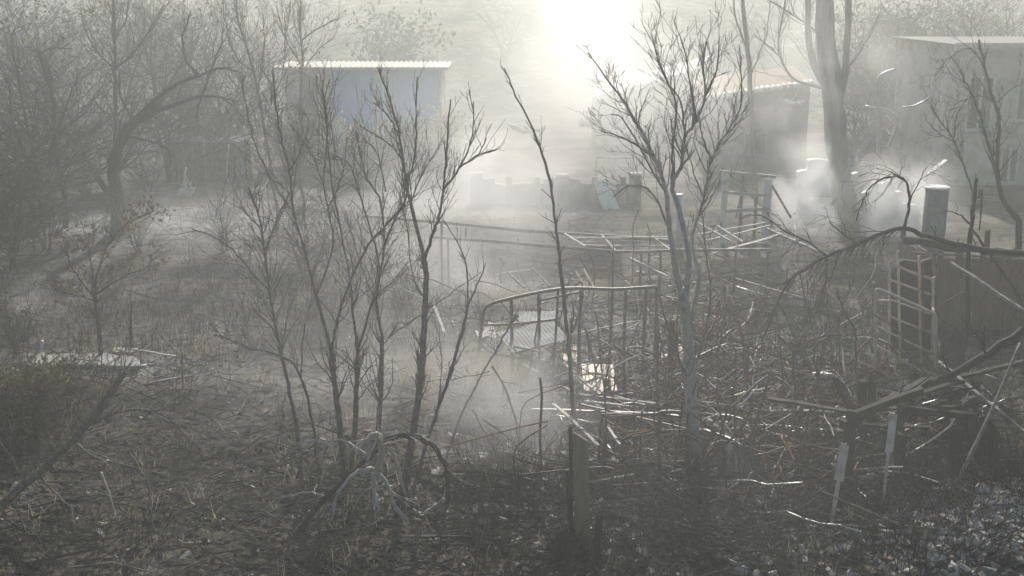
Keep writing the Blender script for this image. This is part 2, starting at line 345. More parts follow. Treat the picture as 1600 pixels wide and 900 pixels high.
def right_house():
    Y = 46.0; x0, x1 = at(1480, 200, Y).x, at(1700, 200, Y).x; ztop = at(1500, 70, Y).z
    t = thing('two_storey_house', 'pale two storey house with yellowish eaves at the edge of the photo', 'house', ((x0 + x1) / 2, Y, 0))
    X = lambda px: at(px, 150, Y).x; Z = lambda py: at(1540, py, Y).z
    holes = [(X(1512), X(1556), Z(205), Z(118)), (X(1590), X(1640), Z(190), Z(118)), (X(1575), X(1606), .05, Z(230))]
    m = MB(); wall_with_openings(m, x0, x1, -.2, ztop, Y, .3, holes); m.box((x0 + .15, Y + 3.31, ztop / 2 - .1), (.3, 6, ztop + .2)); m.box(((x0 + x1) / 2, Y + 6.5, ztop / 2 - .1), (x1 - x0, .3, ztop + .2))
    m.build('wall', 'cream_plaster', parent=t)
    for k, (a, b, c, d) in enumerate(holes):
        w = MB().box(((a + b) / 2, Y + .2, (c + d) / 2), (b - a, .05, d - c)).build('door' if k == 2 else 'window', 'brown_board' if k == 2 else 'glass_dark', parent=t)
        fr = MB()
        for x in (a + .05, (a + b) / 2, b - .05): fr.box((x, Y + .12, (c + d) / 2), (.1, .08, d - c))
        for z in (c + .05, d - .05): fr.box(((a + b) / 2, Y + .121, z), (b - a - .2, .07, .1))
        sub(fr, 'frame', 'white_paint', w)
        if k < 2: sub(MB().box(((a + b) / 2, Y - .06, c - .05), (b - a + .2, .2, .08)), 'sill', 'concrete', w)
    rf = MB().hexa([(x0 - .3, Y - .7, ztop - .0), (x0 - .3, Y - .7, ztop + .05), (x0 - .3, Y + 7, ztop + .1), (x0 - .3, Y + 7, ztop + .2), (x1, Y - .7, ztop - .0), (x1, Y - .7, ztop + .05), (x1, Y + 7, ztop + .1), (x1, Y + 7, ztop + .2)]).build('roof', 'grey_plaster', parent=t)
    sub(MB().box(((x0 + x1) / 2 - .15, Y - .74, ztop - .06), (x1 - x0 + .3, .06, .32)), 'eaves_board', 'cream_sheet', rf)
    sub(MB().tube([(x0 - .2, Y - .83, ztop - .1), (x1, Y - .83, ztop - .14)], .07, 8), 'gutter', 'galvanised_steel', rf, True)
right_house()

def garden_wall():
    Y = 41.0; x0, x1 = at(735, 300, Y).x, at(1002, 300, Y).x; z0 = at(760, 274, Y).z; z1 = at(990, 268, Y).z
    t = thing('garden_wall', 'low plastered garden wall with bright coping beyond the drifting smoke', 'wall', ((x0 + x1) / 2, Y, 0))
    k = 14; rg = random.Random(3)
    for i in range(k):
        xa, xb = x0 + (x1 - x0) * i / k, x0 + (x1 - x0) * (i + 1) / k - .004; c = rg.choice((0, 0, 0, .12, .3, .55)); ya = Y + rg.uniform(-.03, .03); za = z0 - c + rg.uniform(-.05, .02); zb = z0 - c + rg.uniform(-.12, .02)
        MB().hexa([(xa, ya, -.2), (xa, ya, za), (xa, ya + .25, -.2), (xa, ya + .25, za), (xb, ya, -.2), (xb, ya, zb), (xb, ya + .25, -.2), (xb, ya + .25, zb)]).build('wall_length', 'mauve_plaster' if rg.random() < .75 else 'scorched_plaster', parent=t)
        if c < .1:
            zc = max(za, zb) + .004; MB().box(((xa + xb) / 2, ya + .125, zc + .04), (xb - xa - .02, .36, .08), Matrix.Rotation(rg.gauss(0, .012), 3, 'Y')).build('coping_stone', 'fibre_roof', parent=t)
    a = at(935, 282, Y - .3); MB().hexa([at(928, 283, Y - .02), at(928, 283, Y - .3), at(948, 283, Y - .02), at(948, 283, Y - .3), (at(940, 334, Y).x, Y - .02, -.1), (at(940, 334, Y).x, Y - .9, -.1), (at(968, 334, Y).x, Y - .02, -.1), (at(968, 334, Y).x, Y - .9, -.1)]).build('buttress', 'white_paint', parent=t)
    for i in range(6):
        x = x0 + (x1 - x0) * (i + .35) / 6; MB().box((x, Y - .03, (z0 + .0) / 2 - .05), (.22, .12, z0 + .0)).build('pier', 'grey_plaster' if i % 2 else 'plaster', parent=t)
    f = thing('steel_goal_frame', 'thin steel hoop frame standing behind the low garden wall', 'frame', on(at(958, 300, 43)))
    for px in (932, 986): MB().tube([at(px, 247, 43), Vector((at(px, 247, 43).x, 43, -.1))], .035, 7).build('post', 'galvanised_steel', parent=f, smooth=True)
    MB().tube([at(932, 246, 43), at(986, 247, 43)], .036, 7).build('rail', 'galvanised_steel', parent=f, smooth=True)
garden_wall()

# ------------------------------------------------------------------ ruined white walls and shed to the right
def ruin(name, label, cat, pts, Y, th, m, extra=None):
    """broken masonry panel: outline in photo pixels at depth Y, given real thickness"""
    c = at(sum(p[0] for p in pts) / len(pts), sum(p[1] for p in pts) / len(pts), Y); t = thing(name, label, cat, (c.x, Y, 0))
    rg = random.Random(int(c.x * 100)); fine = []
    for (a, b), (a2, b2) in zip(pts, pts[1:] + pts[:1]):
        k = max(1, int(math.hypot(a2 - a, b2 - b) / 6))
        for i in range(k): fine.append((a + (a2 - a) * i / k + rg.gauss(0, 1.3), b + (b2 - b) * i / k + (rg.gauss(0, 1.6) if b < 355 else 6)))
    v = [at(a, b, Y) for a, b in fine]; n = len(v); mb = MB(); mb.v = v + [p + Vector((0, th, 0)) for p in v]
    mb.f = [tuple(range(n - 1, -1, -1)), tuple(range(n, 2 * n))] + [(i, (i + 1) % n, n + (i + 1) % n, n + i) for i in range(n)]
    mb.build('masonry', m, parent=t)
    return t
t = ruin('ruined_wall', 'bright white ruined wall standing beside the tall hazy trunk', 'ruin', [(1246, 352), (1248, 300), (1247, 268), (1262, 266), (1263, 252), (1290, 250), (1312, 251), (1313, 268), (1340, 272), (1342, 296), (1356, 300), (1358, 352)], 39, .3, 'white_paint')
MB().box((at(1285, 305, 39).x, 38.93, at(1285, 305, 39).z), (1.3, .14, .07)).build('ledge', 'grey_plaster', parent=t)
ruin('ruined_wall', 'smaller pale ruined wall inside the smoke near the white lidded drum', 'ruin', [(1348, 372), (1348, 302), (1364, 298), (1366, 286), (1392, 284), (1394, 296), (1410, 300), (1412, 318), (1436, 322), (1438, 372)], 35, .25, 'white_paint')
def doorway():
    t = thing('doorway_frame', 'pale standing timber frame of a burnt doorway beside the bare branching tree', 'frame', on(at(1166, 380, 33.5))); Y = 33.5
    for px, a, w in ((1134, 266, .2), (1200, 284, .24), (1160, 272, .1), (1182, 300, .08)): p = at(px, a, Y); MB().timber(drop(p), p, w, .12, RNG, 6, .03, .5).build('post', 'white_paint' if w > .15 else 'weathered_wood', parent=t)
    for a, b in (((1126, 268), (1210, 276)), ((1130, 300), (1204, 306)), ((1136, 330), (1202, 326))): MB().timber(at(a[0], a[1], Y - .12), at(b[0], b[1], Y - .12), .1, .1, RNG, 6, .04, .4).build('lintel', 'pale_timber', parent=t)
    for a, b in (((1140, 272, Y + .3), (1196, 330, Y + .3)), ((1206, 290, Y - .2), (1236, 340, Y - .6)), ((1168, 268, Y + .2), (1150, 340, Y + .4))): MB().timber(at(*a), at(*b), .07, .05, RNG, 5, .05, .4).build('brace', 'weathered_wood', parent=t)
doorway()
ruin('dark_interior_panel', 'black panel added for the dark interior behind the pale bunk bed frame', 'ruin', [(1388, 560), (1392, 470), (1398, 412), (1412, 400), (1436, 404), (1456, 398), (1464, 470), (1462, 560)], 22.6, .12, 'char_rubble')  # added panel, its black painted for the dark interior behind the bunk frame
def white_post():
    t = thing('white_post', 'narrow white post standing beside the forked bare tree', 'post', on(at(1061, 380, 32.5)))
    MB().tube([at(1061, 305, 32.5), at(1062, 340, 32.5), on(at(1062, 388, 32.5), -.1)], [.11, .115, .12], 8).build('shaft', 'white_paint', parent=t, smooth=True)
    MB().tube([at(1061, 305, 32.5) + Vector((0, 0, -.02)), at(1061, 303, 32.5)], [.14, .13], 8).build('cap', 'white_paint', parent=t)
white_post()
def drum():
    Y = 31.5; a = at(1465, 292, Y); r = .33; b = at(1465, 352, Y); c = Vector((a.x, Y, 0))
    t = thing('steel_drum', 'grey upright steel drum with a white lid among the ruins', 'drum', on(c)); z0 = -.05
    pr = [(z0, r), (.02, r), (.40, r), (.42, r + .012), (.44, r), (.9, r), (.92, r + .012), (.94, r), (a.z - .05, r)]
    MB().tube([(c.x, Y, z) for z, _ in pr], [q for _, q in pr], 20).build('drum_body', 'corrugated_iron', parent=t, smooth=True)
    MB().tube([(c.x, Y, a.z - .05), (c.x, Y, a.z), (c.x, Y, a.z + .03)], [r + .03, r + .03, r - .04], 20).build('lid', 'white_paint', parent=t)
drum()
def brown_shed():
    Y = 24.0; x0, x1 = at(1462, 450, Y).x, at(1620, 450, Y).x; zt = at(1500, 398, Y).z
    t = thing('board_shed', 'scorched brown board shed under the long charred log', 'shed', ((x0 + x1) / 2, Y, 0)); rng = random.Random(4)
    k = 12; w = (x1 - x0) / k
    for i in range(k):
        xa = x0 + w * i + .002; top = zt + rng.uniform(-.12, .04); d = rng.uniform(0, .012)
        MB().hexa([(xa, Y + d, -.1), (xa, Y + d, top), (xa, Y + d + .03, -.1), (xa, Y + d + .03, top + .02), (xa + w - .004, Y + d, -.1), (xa + w - .004, Y + d, top + rng.uniform(-.08, .08)), (xa + w - .004, Y + d + .03, -.1), (xa + w - .004, Y + d + .03, top)]).build('board', 'brown_board', parent=t)
    k = 8
    for i in range(k):
        ya = Y + .1 + i * .32
        MB().box((x0 + .02, ya + .15, zt / 2 - .1 + rng.uniform(-.15, .05)), (.03, .3, zt)).build('board', 'brown_board', parent=t)
    for x, y in ((x0 + .08, Y + .1), (x1 - .1, Y + .1), (x0 + .1, Y + 2.6), (x1 - .1, Y + 2.6)): MB().timber((x, y, -.1), (x, y, zt + .05), .1, .1, rng).build('post', 'charred_wood', parent=t)
    for z in (.4, zt - .25): MB().timber((x0, Y + .09, z), (x1, Y + .09, z), .06, .08, rng).build('rail', 'charred_wood', parent=t)
brown_shed()

# ------------------------------------------------------------------ pipes and timbers placed by photo pixel and depth
def pp(*q): return [at(*a) for a in q]
def smooth_path(pts, n=5):
    P = [Vector(p) for p in pts]
    if len(P) < 3: return [P[0].lerp(P[-1], i / n) for i in range(n + 1)]
    out = []; Q = [2 * P[0] - P[1]] + P + [2 * P[-1] - P[-2]]
    for i in range(1, len(Q) - 2):
        a, b, c, d = Q[i - 1:i + 3]
        for k in range(n):
            t_ = k / n; out.append(.5 * ((2 * b) + (c - a) * t_ + (2 * a - 5 * b + 4 * c - d) * t_ ** 2 + (3 * b - a - 3 * c + d) * t_ ** 3))
    out.append(P[-1]); return out

def greenhouse_frame():
    Y = 20.9; t = thing('greenhouse_frame', 'scorched tubular greenhouse frame with rounded corner standing over corrugated sheets', 'frame', on(at(890, 590, Y)))
    def tb(name, pts, r): return MB().tube(smooth_path(pts, 4), r, 7).build(name, 'scorched_steel', parent=t, smooth=True)
    tb('top_rail', pp((748, 548, 20.2), (753, 508, 20.2), (760, 480, 20.3), (795, 467, 20.5), (880, 451, 20.8), (960, 452, 21), (1026, 448, 21.2)), .034)
    tb('rail', pp((757, 508, 20.2), (800, 506, 20.4), (872, 499, 20.7)), .026)
    tb('rail', pp((842, 470, 20.6), (890, 459, 20.9), (912, 456, 21)), .024)
    tb('rail', pp((806, 552, 20.4), (868, 534, 20.7)), .024)
    tb('rail', pp((745, 530, 20.1), (772, 552, 20.2), (860, 566, 20.5)), .024)
    for px, a, Yp in ((799, 467, 20.5), (842, 459, 20.6), (872, 452, 20.8), (908, 452, 20.9), (957, 452, 21), (978, 452, 21.05), (1010, 450, 21.1), (1026, 448, 21.2)):
        p = at(px, a, Yp); q = drop(p); q.x += RNG.uniform(-.12, .06); tb('post', [p, p.lerp(q, .5) + Vector((RNG.uniform(-.02, .02), 0, 0)), q], RNG.uniform(.024, .036))
    p = at(840, 470, 20.6); tb('brace', [at(845, 480, 20.6), drop(at(822, 575, 20.3))], .022); tb('brace', [at(870, 535, 20.7), drop(at(842, 590, 20.2))], .022)
greenhouse_frame()

def bunk_frame():
    t = thing('bunk_bed_frame', 'pale tubular bunk bed frame standing on end before the brown shed', 'bed frame', on(at(1420, 590, 20.7))); Yf, Yb = 20.4, 21.3
    def tb(name, pts, r, m='tan_paint'): return MB().tube(smooth_path(pts, 4), r * 1.35, 7).build(name, m, parent=t, smooth=True)
    l, r = at(1370, 455, Yf), at(1462, 488, Yf)
    tb('hoop', [drop(at(1367, 580, Yf)), at(1368, 520, Yf), at(1369, 462, Yf), at(1374, 453, Yf), at(1415, 470, Yf), at(1452, 487, Yf), at(1461, 494, Yf), at(1462, 530, Yf), drop(at(1463, 600, Yf))], .024)
    tb('hoop', [drop(at(1391, 560, Yb)), at(1390, 480, Yb), at(1390, 416, Yb), at(1394, 412, Yb), at(1420, 424, Yb), at(1456, 437, Yb), at(1458, 445, Yb), drop(at(1458, 570, Yb))], .022)
    for a, b, Yq in ((510, 555, Yf), (540, 592, Yf), (437, 462, Yb), (495, 521, Yb), (468, 492, Yb)):
        tb('rung', [at(1369 if Yq == Yf else 1390, a, Yq), at(1462 if Yq == Yf else 1458, b, Yq)], .016)
    for px in (1403, 1436): tb('strut', [at(px, 392 if px == 1403 else 400, Yb + .1), drop(at(px + 6, 560, Yb + .1))], .02)
    tb('strut', [at(1441, 410, Yb), at(1443, 540, Yb)], .024, 'rusty_steel')
    for a, b in ((1370, 1391), (1462, 1458)): tb('side_bar', [at(a, 470 if a == 1370 else 500, Yf), at(b, 470 if a == 1370 else 480, Yb)], .018)
bunk_frame()

def bed_frame():
    t = thing('bed_frame', 'rusty tubular bed frame in the rubble beneath the pale forked trunk', 'bed frame', on(at(1050, 775, 15.4)))
    def tb(name, pts, r=.026): return MB().tube(smooth_path(pts, 4), r, 7).build(name, 'scorched_steel', parent=t, smooth=True)
    Y = 15.5
    tb('hoop', [drop(at(1028, 765, Y)), at(1030, 700, Y), at(1031, 652, Y), at(1036, 644, Y), at(1066, 645, Y), at(1075, 651, Y), at(1076, 700, Y), drop(at(1077, 775, Y))], .032)
    for y in (673, 722): tb('rail', [at(1031, y, Y), at(1076, y - 1, Y)], .018)
    tb('brace', [at(1034, 696, Y), at(1075, 672, Y)], .014)
    tb('hoop', [drop(at(934, 755, 16.4)), at(936, 700, 16.4), at(940, 655, 16.4), at(945, 648, 16.4), at(985, 648, 16.3), at(991, 654, 16.3), drop(at(992, 765, 16.3))], .026)
    tb('side_bar', [at(938, 690, 16.4), at(1031, 676, Y)], .02); tb('side_bar', [at(940, 652, 16.4), at(1034, 646, Y)], .02)
    tb('brace', [at(968, 738, 16.2), at(1030, 705, Y)], .016); tb('post', [at(949, 668, 16.3), drop(at(944, 745, 16.3))], .02)
bed_frame()

def lone_pole(name, label, cat, pts, r, m, n=7, group=None, knob=None):
    P = smooth_path([at(*a) for a in pts], 5); base = P[0] if P[0].z < P[-1].z else P[-1]
    if isinstance(r, tuple): rad = [r[0] + (r[1] - r[0]) * i / (len(P) - 1) for i in range(len(P))]
    else: rad = [r] * len(P)
    rad = [q * RNG.uniform(.9, 1.08) for q in rad]
    o = MB().tube(P, rad, n).build(name, m, base=base, smooth=True); return tag(o, label, cat, group)
def plank(name, label, cat, a, b, w, h, m='weathered_wood', seg=6, wob=.04, rag=.3, group=None):
    A, B = at(*a), at(*b); base = A if A.z < B.z else B
    if w > .12:
        k = 14; d = B - A; p, rad = [], []
        for i in range(k + 1):
            p.append(A + d * (i / k) + Vector((RNG.gauss(0, .02), RNG.gauss(0, .02), RNG.gauss(0, .025) - .12 * math.sin(i / k * 3.1)))); rad.append(w / 2 * (1.15 - .45 * i / k) * RNG.uniform(.82, 1.15))
        mb = MB().tube(p, rad, 9)
        for i in (3, 6, 8, 11): grow(mb, p[i], Vector((RNG.gauss(0, 1), RNG.gauss(0, 1), .6)), RNG.uniform(.2, .6), rad[i] * .35, 1, RNG)
        return tag(mb.build(name, m, base=base), label, cat, group)
    o = MB().timber(A, B, w, h, RNG, seg, wob, rag).build(name, m, base=base); return tag(o, label, cat, group)

def roof_frame():
    t = thing('collapsed_roof_frame', 'collapsed timber roof frame of long rails and slats across the middle of the garden', 'roof frame', on(at(960, 440, 27.5)))
    def tm(name, a, b, w=.07, h=.07, m='weathered_wood', wob=.03): return MB().timber(at(*a), at(*b), w, h, RNG, 7, wob, .3).build(name, m, parent=t)
    tm('rail', (568, 338, 29.8), (860, 362, 28.8), .08, .09, 'grey_bark'); tm('rail', (855, 362, 28.8), (1046, 376, 28.2), .08, .08)
    tm('rail', (672, 370, 28.0), (962, 393, 27.4), .07, .08, 'grey_bark'); tm('rail', (955, 393, 27.4), (1205, 391, 27.2), .07, .07)
    for px, a, b in ((728, 357, 373), (952, 374, 394)): tm('strut', (px, a, 28.2), (px, b + 1, 28), .06, .06, 'grey_bark')
    for a, b in (((882, 365, 28.6), (914, 385, 27.6)), ((1020, 370, 28.2), (1048, 390, 27.4)), ((940, 367, 28.4), (962, 392, 27.5)), ((900, 372, 28.3), (1042, 371, 28)), ((905, 383, 27.9), (1050, 384, 27.8)), ((915, 378, 28.1), (1000, 377, 28)),
                 ((1086, 346, 28.6), (1142, 377, 27.6)), ((1104, 376, 28), (1204, 352, 28.8)), ((1114, 396, 27.5), (1218, 366, 28.4)), ((1090, 366, 28.4), (1196, 348, 29)), ((1120, 352, 28.8), (1160, 378, 27.8)), ((1136, 390, 27.6), (1206, 372, 28.2))):
        tm('slat', a, b, .055, .035, 'pale_timber')
    tm('ridge_beam', (1198, 358, 28.8), (1294, 400, 27.0), .09, .09, 'pale_timber', .02)
    tm('rafter', (984, 404, 27.4), (1042, 432, 26.4), .06, .06, 'pale_timber')
    for px, a, b in ((958, 396, 480), (1002, 396, 470), (1032, 394, 480), (1150, 392, 455), (1200, 392, 470), (700, 374, 455), (690, 345, 400)):
        p = at(px, a, 27.4); MB().timber(p, drop(p), .06, .06, RNG, 5, .03).build('post', 'grey_bark', parent=t)
roof_frame()
# rafters fallen behind the greenhouse frame
for i, (a, b, w) in enumerate((((800, 428), (818, 448), 'third'), ((832, 420), (858, 448), 'second'), ((893, 416), (912, 446), 'nearest the thin leaning sapling'))):
    pass
for (a, b), lab in zip((((793, 425, 25.5), (820, 450, 24.6)), ((830, 418, 25.6), (860, 448, 24.8)), ((900, 424, 25.6), (914, 450, 24.8)), ((912, 420, 25.6), (928, 450, 24.7))),
                       ('short pale lath leaning behind the rounded corner of the greenhouse frame', 'longer pale lath leaning behind the greenhouse top rail', 'thin lath leaning just beside the leaning sapling behind the greenhouse frame', 'thin lath leaning behind the middle of the greenhouse top rail')):
    plank('lath', lab, 'lath', a, b, .05, .03, 'weathered_wood', 3, .02, group='laths leaning behind the greenhouse frame')

# steel sheets
def sheet_thing(name, label, o, u, v, waves, amp, m, curl=0):
    o, u, v = Vector(o), Vector(u) - Vector(o), Vector(v) - Vector(o); n = u.cross(v)
    if n.z < 0: n = -n
    return tag(MB().corrugated(o, u, v, n, waves, amp, .012).build(name, m, base=o, smooth=False), label, 'sheet')
sheet_thing('corrugated_sheet', 'blue grey corrugated iron sheet lying under the greenhouse frame', at(775, 520, 20.9), at(862, 500, 21.6), at(800, 552, 19.9), 16, .004, 'corrugated_iron')
sheet_thing('corrugated_sheet', 'narrow corrugated iron sheet lying behind the blue grey sheet', at(812, 488, 22.9), at(872, 486, 22.9), at(808, 503, 22.0), 9, .009, 'corrugated_iron')
def cream_panel():
    t = thing('cream_panel', 'bright cream panel of boards lying in the sunlit rubble', 'panel', on(at(930, 608, 19.9)))
    o, u, v = at(908, 574, 20.9), at(958, 575, 20.9), at(912, 612, 19.6); o.z += .05; u.z += .05
    U, V = u - o, v - o; n = U.cross(V); n = n if n.z > 0 else -n
    for i in range(5):
        a = o + U * (i / 5 + .012); b = o + U * ((i + 1) / 5 - .012); k = (1.0, .93, 1.02, .55, .97)[i]
        MB().slab([a, b, b + V * k, a + V * k], n, .025 + .006 * (i % 2)).build('board', 'cream_sheet', parent=t)
    for s_ in (.25, .8): MB().slab([o + V * s_ - n.normalized() * .03, o + U + V * s_ - n.normalized() * .03, o + U + V * (s_ + .06) - n.normalized() * .03, o + V * (s_ + .06) - n.normalized() * .03], n, .027).build('batten', 'weathered_wood', parent=t)
cream_panel()
def leaning_sheet(name, label, q, th, m):
    q = [Vector(p) for p in q]; n = (q[1] - q[0]).cross(q[3] - q[0]); mb = MB(); k = 8
    for i in range(k):
        a, b = i / k, (i + 1) / k
        w = lambda u, v: (q[0].lerp(q[1], u)).lerp(q[3].lerp(q[2], u), v) + n.normalized() * (.05 * math.sin(u * 6.0 + v * 2))
        mb.slab([w(a, 0), w(b, 0), w(b, 1 + .04 * math.sin(i * 2.3)), w(a, 1 + .04 * math.sin(i * 2.3 + 1))], n, th)
    return tag(mb.build(name, m, base=min(q, key=lambda p: p.z)), label, 'sheet')
leaning_sheet('iron_sheet', 'dark buckled iron sheet leaning beside the bed frame', [at(1124, 676, 16.2), at(1178, 712, 15.9), drop(at(1218, 788, 15.4), .0), drop(at(1120, 770, 15.2), .02)], .01, 'dark_sheet_iron')
leaning_sheet('iron_sheet', 'dark iron sheet propped at the foot of the bunk bed frame', [at(1470, 540, 20.2), at(1506, 508, 20.6), drop(at(1512, 580, 20.4), .0), drop(at(1474, 592, 20), .0)], .01, 'dark_sheet_iron')

for q, m, lab in (([(1032, 548, 22.2), (1066, 546, 22.2), (1064, 562, 21.6), (1030, 563, 21.6)], 'cream_sheet', 'tan scorched sheet lying in the rubble left of the pale forked trunk'), ([(1096, 544, 22.3), (1140, 548, 22.1), (1132, 560, 21.7), (1092, 556, 21.8)], 'fibre_roof', 'pale sheet lying in the rubble right of the pale forked trunk'), ([(878, 552, 22.0), (902, 548, 22.1), (906, 566, 21.4), (880, 570, 21.3)], 'cream_sheet', 'small tan sheet lying above the bright cream panel'), ([(1180, 560, 21.7), (1222, 556, 21.9), (1228, 572, 21.2), (1186, 576, 21.1)], 'corrugated_iron', 'grey scorched sheet lying beside the rusty slim post'), ([(742, 520, 23.2), (770, 512, 23.4), (776, 530, 22.6), (748, 540, 22.4)], 'fibre_roof', 'pale sheet lying outside the rounded corner of the greenhouse frame')):
    pts = [on(G(a, b), .03 + .07 * (n_ % 2)) for n_, (a, b, c) in enumerate(q)]
    leaning_sheet('scorched_sheet', lab, pts, .012, m)
# ------------------------------------------------------------------ bare trees and shrubs
def grow(mb, p, d, ln, r, depth, rng, up=.1, spread=.75, kids=(2, 4), crook=.18, seg=4, tip=.35, minr=.003, tips=None):
    pts, rad = [p.copy()], [r]; d = d.normalized(); q = p.copy()
    for i in range(seg):
        d = (d + Vector((rng.gauss(0, crook), rng.gauss(0, crook), rng.gauss(0, crook) + up))).normalized()
        q = q + d * (ln / seg); pts.append(q.copy()); rad.append(max(minr, r * (1 - (1 - tip) * (i + 1) / seg)))
    mb.tube(pts, rad, 5 if r > .02 else (4 if r > .008 else 3), cap=r > .02)
    if tips is not None and depth <= 1: tips += pts[1:]
    if depth <= 0: return
    for _ in range(rng.randint(*kids)):
        u = rng.uniform(.3, 1.0); k = min(seg - 1, int(u * seg)); f_ = u * seg - k
        b = pts[k].lerp(pts[k + 1], f_); ax = (pts[k + 1] - pts[k]).normalized()
        perp = ax.cross(Vector((rng.gauss(0, 1), rng.gauss(0, 1), rng.gauss(0, 1))))
        if perp.length < 1e-3: continue
        nd = (ax + perp.normalized() * rng.uniform(.5, 1.2) * spread).normalized()
        grow(mb, b, nd, ln * rng.uniform(.45, .75), max(minr, rad[k] * rng.uniform(.5, .7)), depth - 1, rng, up, spread, kids, crook, max(3, seg - 1), tip, minr, tips)

def leaf_cards(points, n, size, rng, spread=.12):
    mb = MB()
    for _ in range(n):
        p = rng.choice(points) + Vector((rng.gauss(0, spread), rng.gauss(0, spread), rng.gauss(0, spread)))
        a = Vector((rng.gauss(0, 1), rng.gauss(0, 1), rng.gauss(0, 1))).normalized(); b = a.orthogonal().normalized(); s = size * rng.uniform(.5, 1.3); c = a.cross(b)
        k = len(mb.v); mb.v += [p - a * s, p + b * s * .5 + c * s * .2, p + a * s, p - b * s * .5 + c * s * .2]; mb.f += [(k, k + 1, k + 2), (k, k + 2, k + 3)]
    return mb

def traced_tree(name, label, cat, limbs, Y, bark='grey_bark', seed=1, twig=(.45, 2, 9), up=.12, group=None, spread=.7, trunk_i=1, leaf=None, crook=.05, WS=.56, limb_bark=None):
    """limbs: (pixel polyline from base to tip, start width px, end width px, lean in metres of depth). twig: length m, depth, twigs per 100 px"""
    rng = random.Random(seed); known = []; pieces = []
    for li, (pl, w0, w1, lean) in enumerate(limbs):
        y0 = Y
        if known:
            j = min(known, key=lambda k: (k[0] - pl[0][0]) ** 2 + (k[1] - pl[0][1]) ** 2)
            if math.hypot(j[0] - pl[0][0], j[1] - pl[0][1]) < 40: y0 = j[2]
        n = len(pl); pix = smooth_path([Vector((a, b, y0 + lean * i / max(1, n - 1))) for i, (a, b) in enumerate(pl)], 5)
        m = len(pix); pts, rad = [], []
        for i, q in enumerate(pix):
            known.append((q.x, q.y, q.z)); p = at(q.x, q.y, q.z); w = W((w0 + (w1 - w0) * (i / (m - 1)) ** .85) * WS, q.z) / 2
            j = W(1.0, q.z) * 2.2
            if 0 < i < m - 1: p = p + Vector((rng.gauss(0, 1), rng.gauss(0, 1) * 3, rng.gauss(0, 1))) * j * crook * 10 * .5
            pts.append(p); rad.append(w * rng.uniform(.9, 1.1))
        pieces.append((pts, rad, pl))
    base = pieces[0][0][0].copy(); g = H(base.x, base.y); P0, R0 = pieces[0][0], pieces[0][1]
    if cat != 'branch' or abs(base.z - g) < .5:
        if abs(base.z - g) < .5: P0[0] = Vector((base.x, base.y, g - .15)); R0[0] *= 1.25
        else: P0.insert(0, Vector((base.x + .1, base.y, (base.z + g) / 2))); P0.insert(0, Vector((base.x, base.y, g - .15))); R0.insert(0, R0[0] * 1.12); R0.insert(0, R0[0] * 1.25)
        base.z = g
    t = thing(name, label, cat, base, group)
    tw = MB(); tips = []
    for i, (pts, rad, pl) in enumerate(pieces):
        MB().tube(pts, rad, 22 if rad[0] > .2 else (8 if rad[0] > .04 else 6), True, .16 if rad[0] > .2 else .1).build('trunk' if i < trunk_i else 'limb', bark if i < trunk_i else (limb_bark or bark), parent=t, smooth=True)
        L_ = sum(math.hypot(b[0] - a[0], b[1] - a[1]) for a, b in zip(pl, pl[1:])); cnt = int(L_ / 100 * twig[2] + rng.random())
        for _ in range(cnt):
            u = rng.uniform(.35 if i < trunk_i else .15, 1.0); k = min(len(pts) - 2, int(u * (len(pts) - 1))); ax = (pts[k + 1] - pts[k]).normalized()
            perp = ax.cross(Vector((rng.gauss(0, 1), rng.gauss(0, 1), rng.gauss(0, .6))))
            if perp.length < 1e-3: continue
            d = ax + perp.normalized() * rng.uniform(.5, 1.1) * spread
            grow(tw, pts[k], d, twig[0] * rng.uniform(.5, 1.4) * (1.15 - .5 * u), max(.006, min(.014, rad[k] * .5)), twig[1], rng, up, spread, (1, 3), .16, 4, .4, .0032, tips)
    if tw.v: tw.build('crown', limb_bark or bark, parent=t)
    if leaf and tips: leaf_cards(tips, leaf[0], leaf[1], rng, leaf[3]).build('leaves', leaf[2], parent=t)
    return t

GS = 'bare saplings in the middle of the garden'
traced_tree('bare_sapling', 'thin bare sapling, leftmost stem of the central clump', 'tree', [
    ([(474, 762), (462, 660), (449, 600), (432, 520), (421, 455), (413, 393), (404, 335), (388, 292)], 13, 5, .5),
    ([(421, 455), (398, 430), (376, 402), (340, 372), (300, 358)], 6, 3, -.6), ([(413, 393), (432, 345), (452, 300)], 5, 2.5, .4), ([(415, 420), (400, 390), (380, 370)], 4, 2, .5)], 15.4, seed=11, group=GS, twig=(.7, 1, 11), up=.1, spread=.9)
traced_tree('bare_sapling', 'tall bare sapling with wide fork in the left half of the central clump', 'tree', [
    ([(540, 748), (528, 640), (521, 590), (518, 548)], 20, 15, .1),
    ([(518, 548), (494, 462), (476, 393), (459, 331), (452, 268), (440, 215), (432, 172), (425, 110)], 10, 4, .6),
    ([(518, 548), (528, 497), (545, 445), (573, 386), (600, 355), (631, 318), (640, 285)], 10, 4, -.5),
    ([(452, 268), (470, 235), (484, 195)], 5, 3, .2), ([(459, 331), (430, 290), (400, 230), (382, 150), (378, 110)], 5, 2.5, .7), ([(494, 462), (520, 380), (506, 290), (512, 200), (501, 140)], 6, 3, .5), ([(506, 290), (486, 240), (455, 195)], 4, 3, .3)], 15.7, seed=12, group=GS, twig=(.7, 1, 8), up=.12, spread=.85)
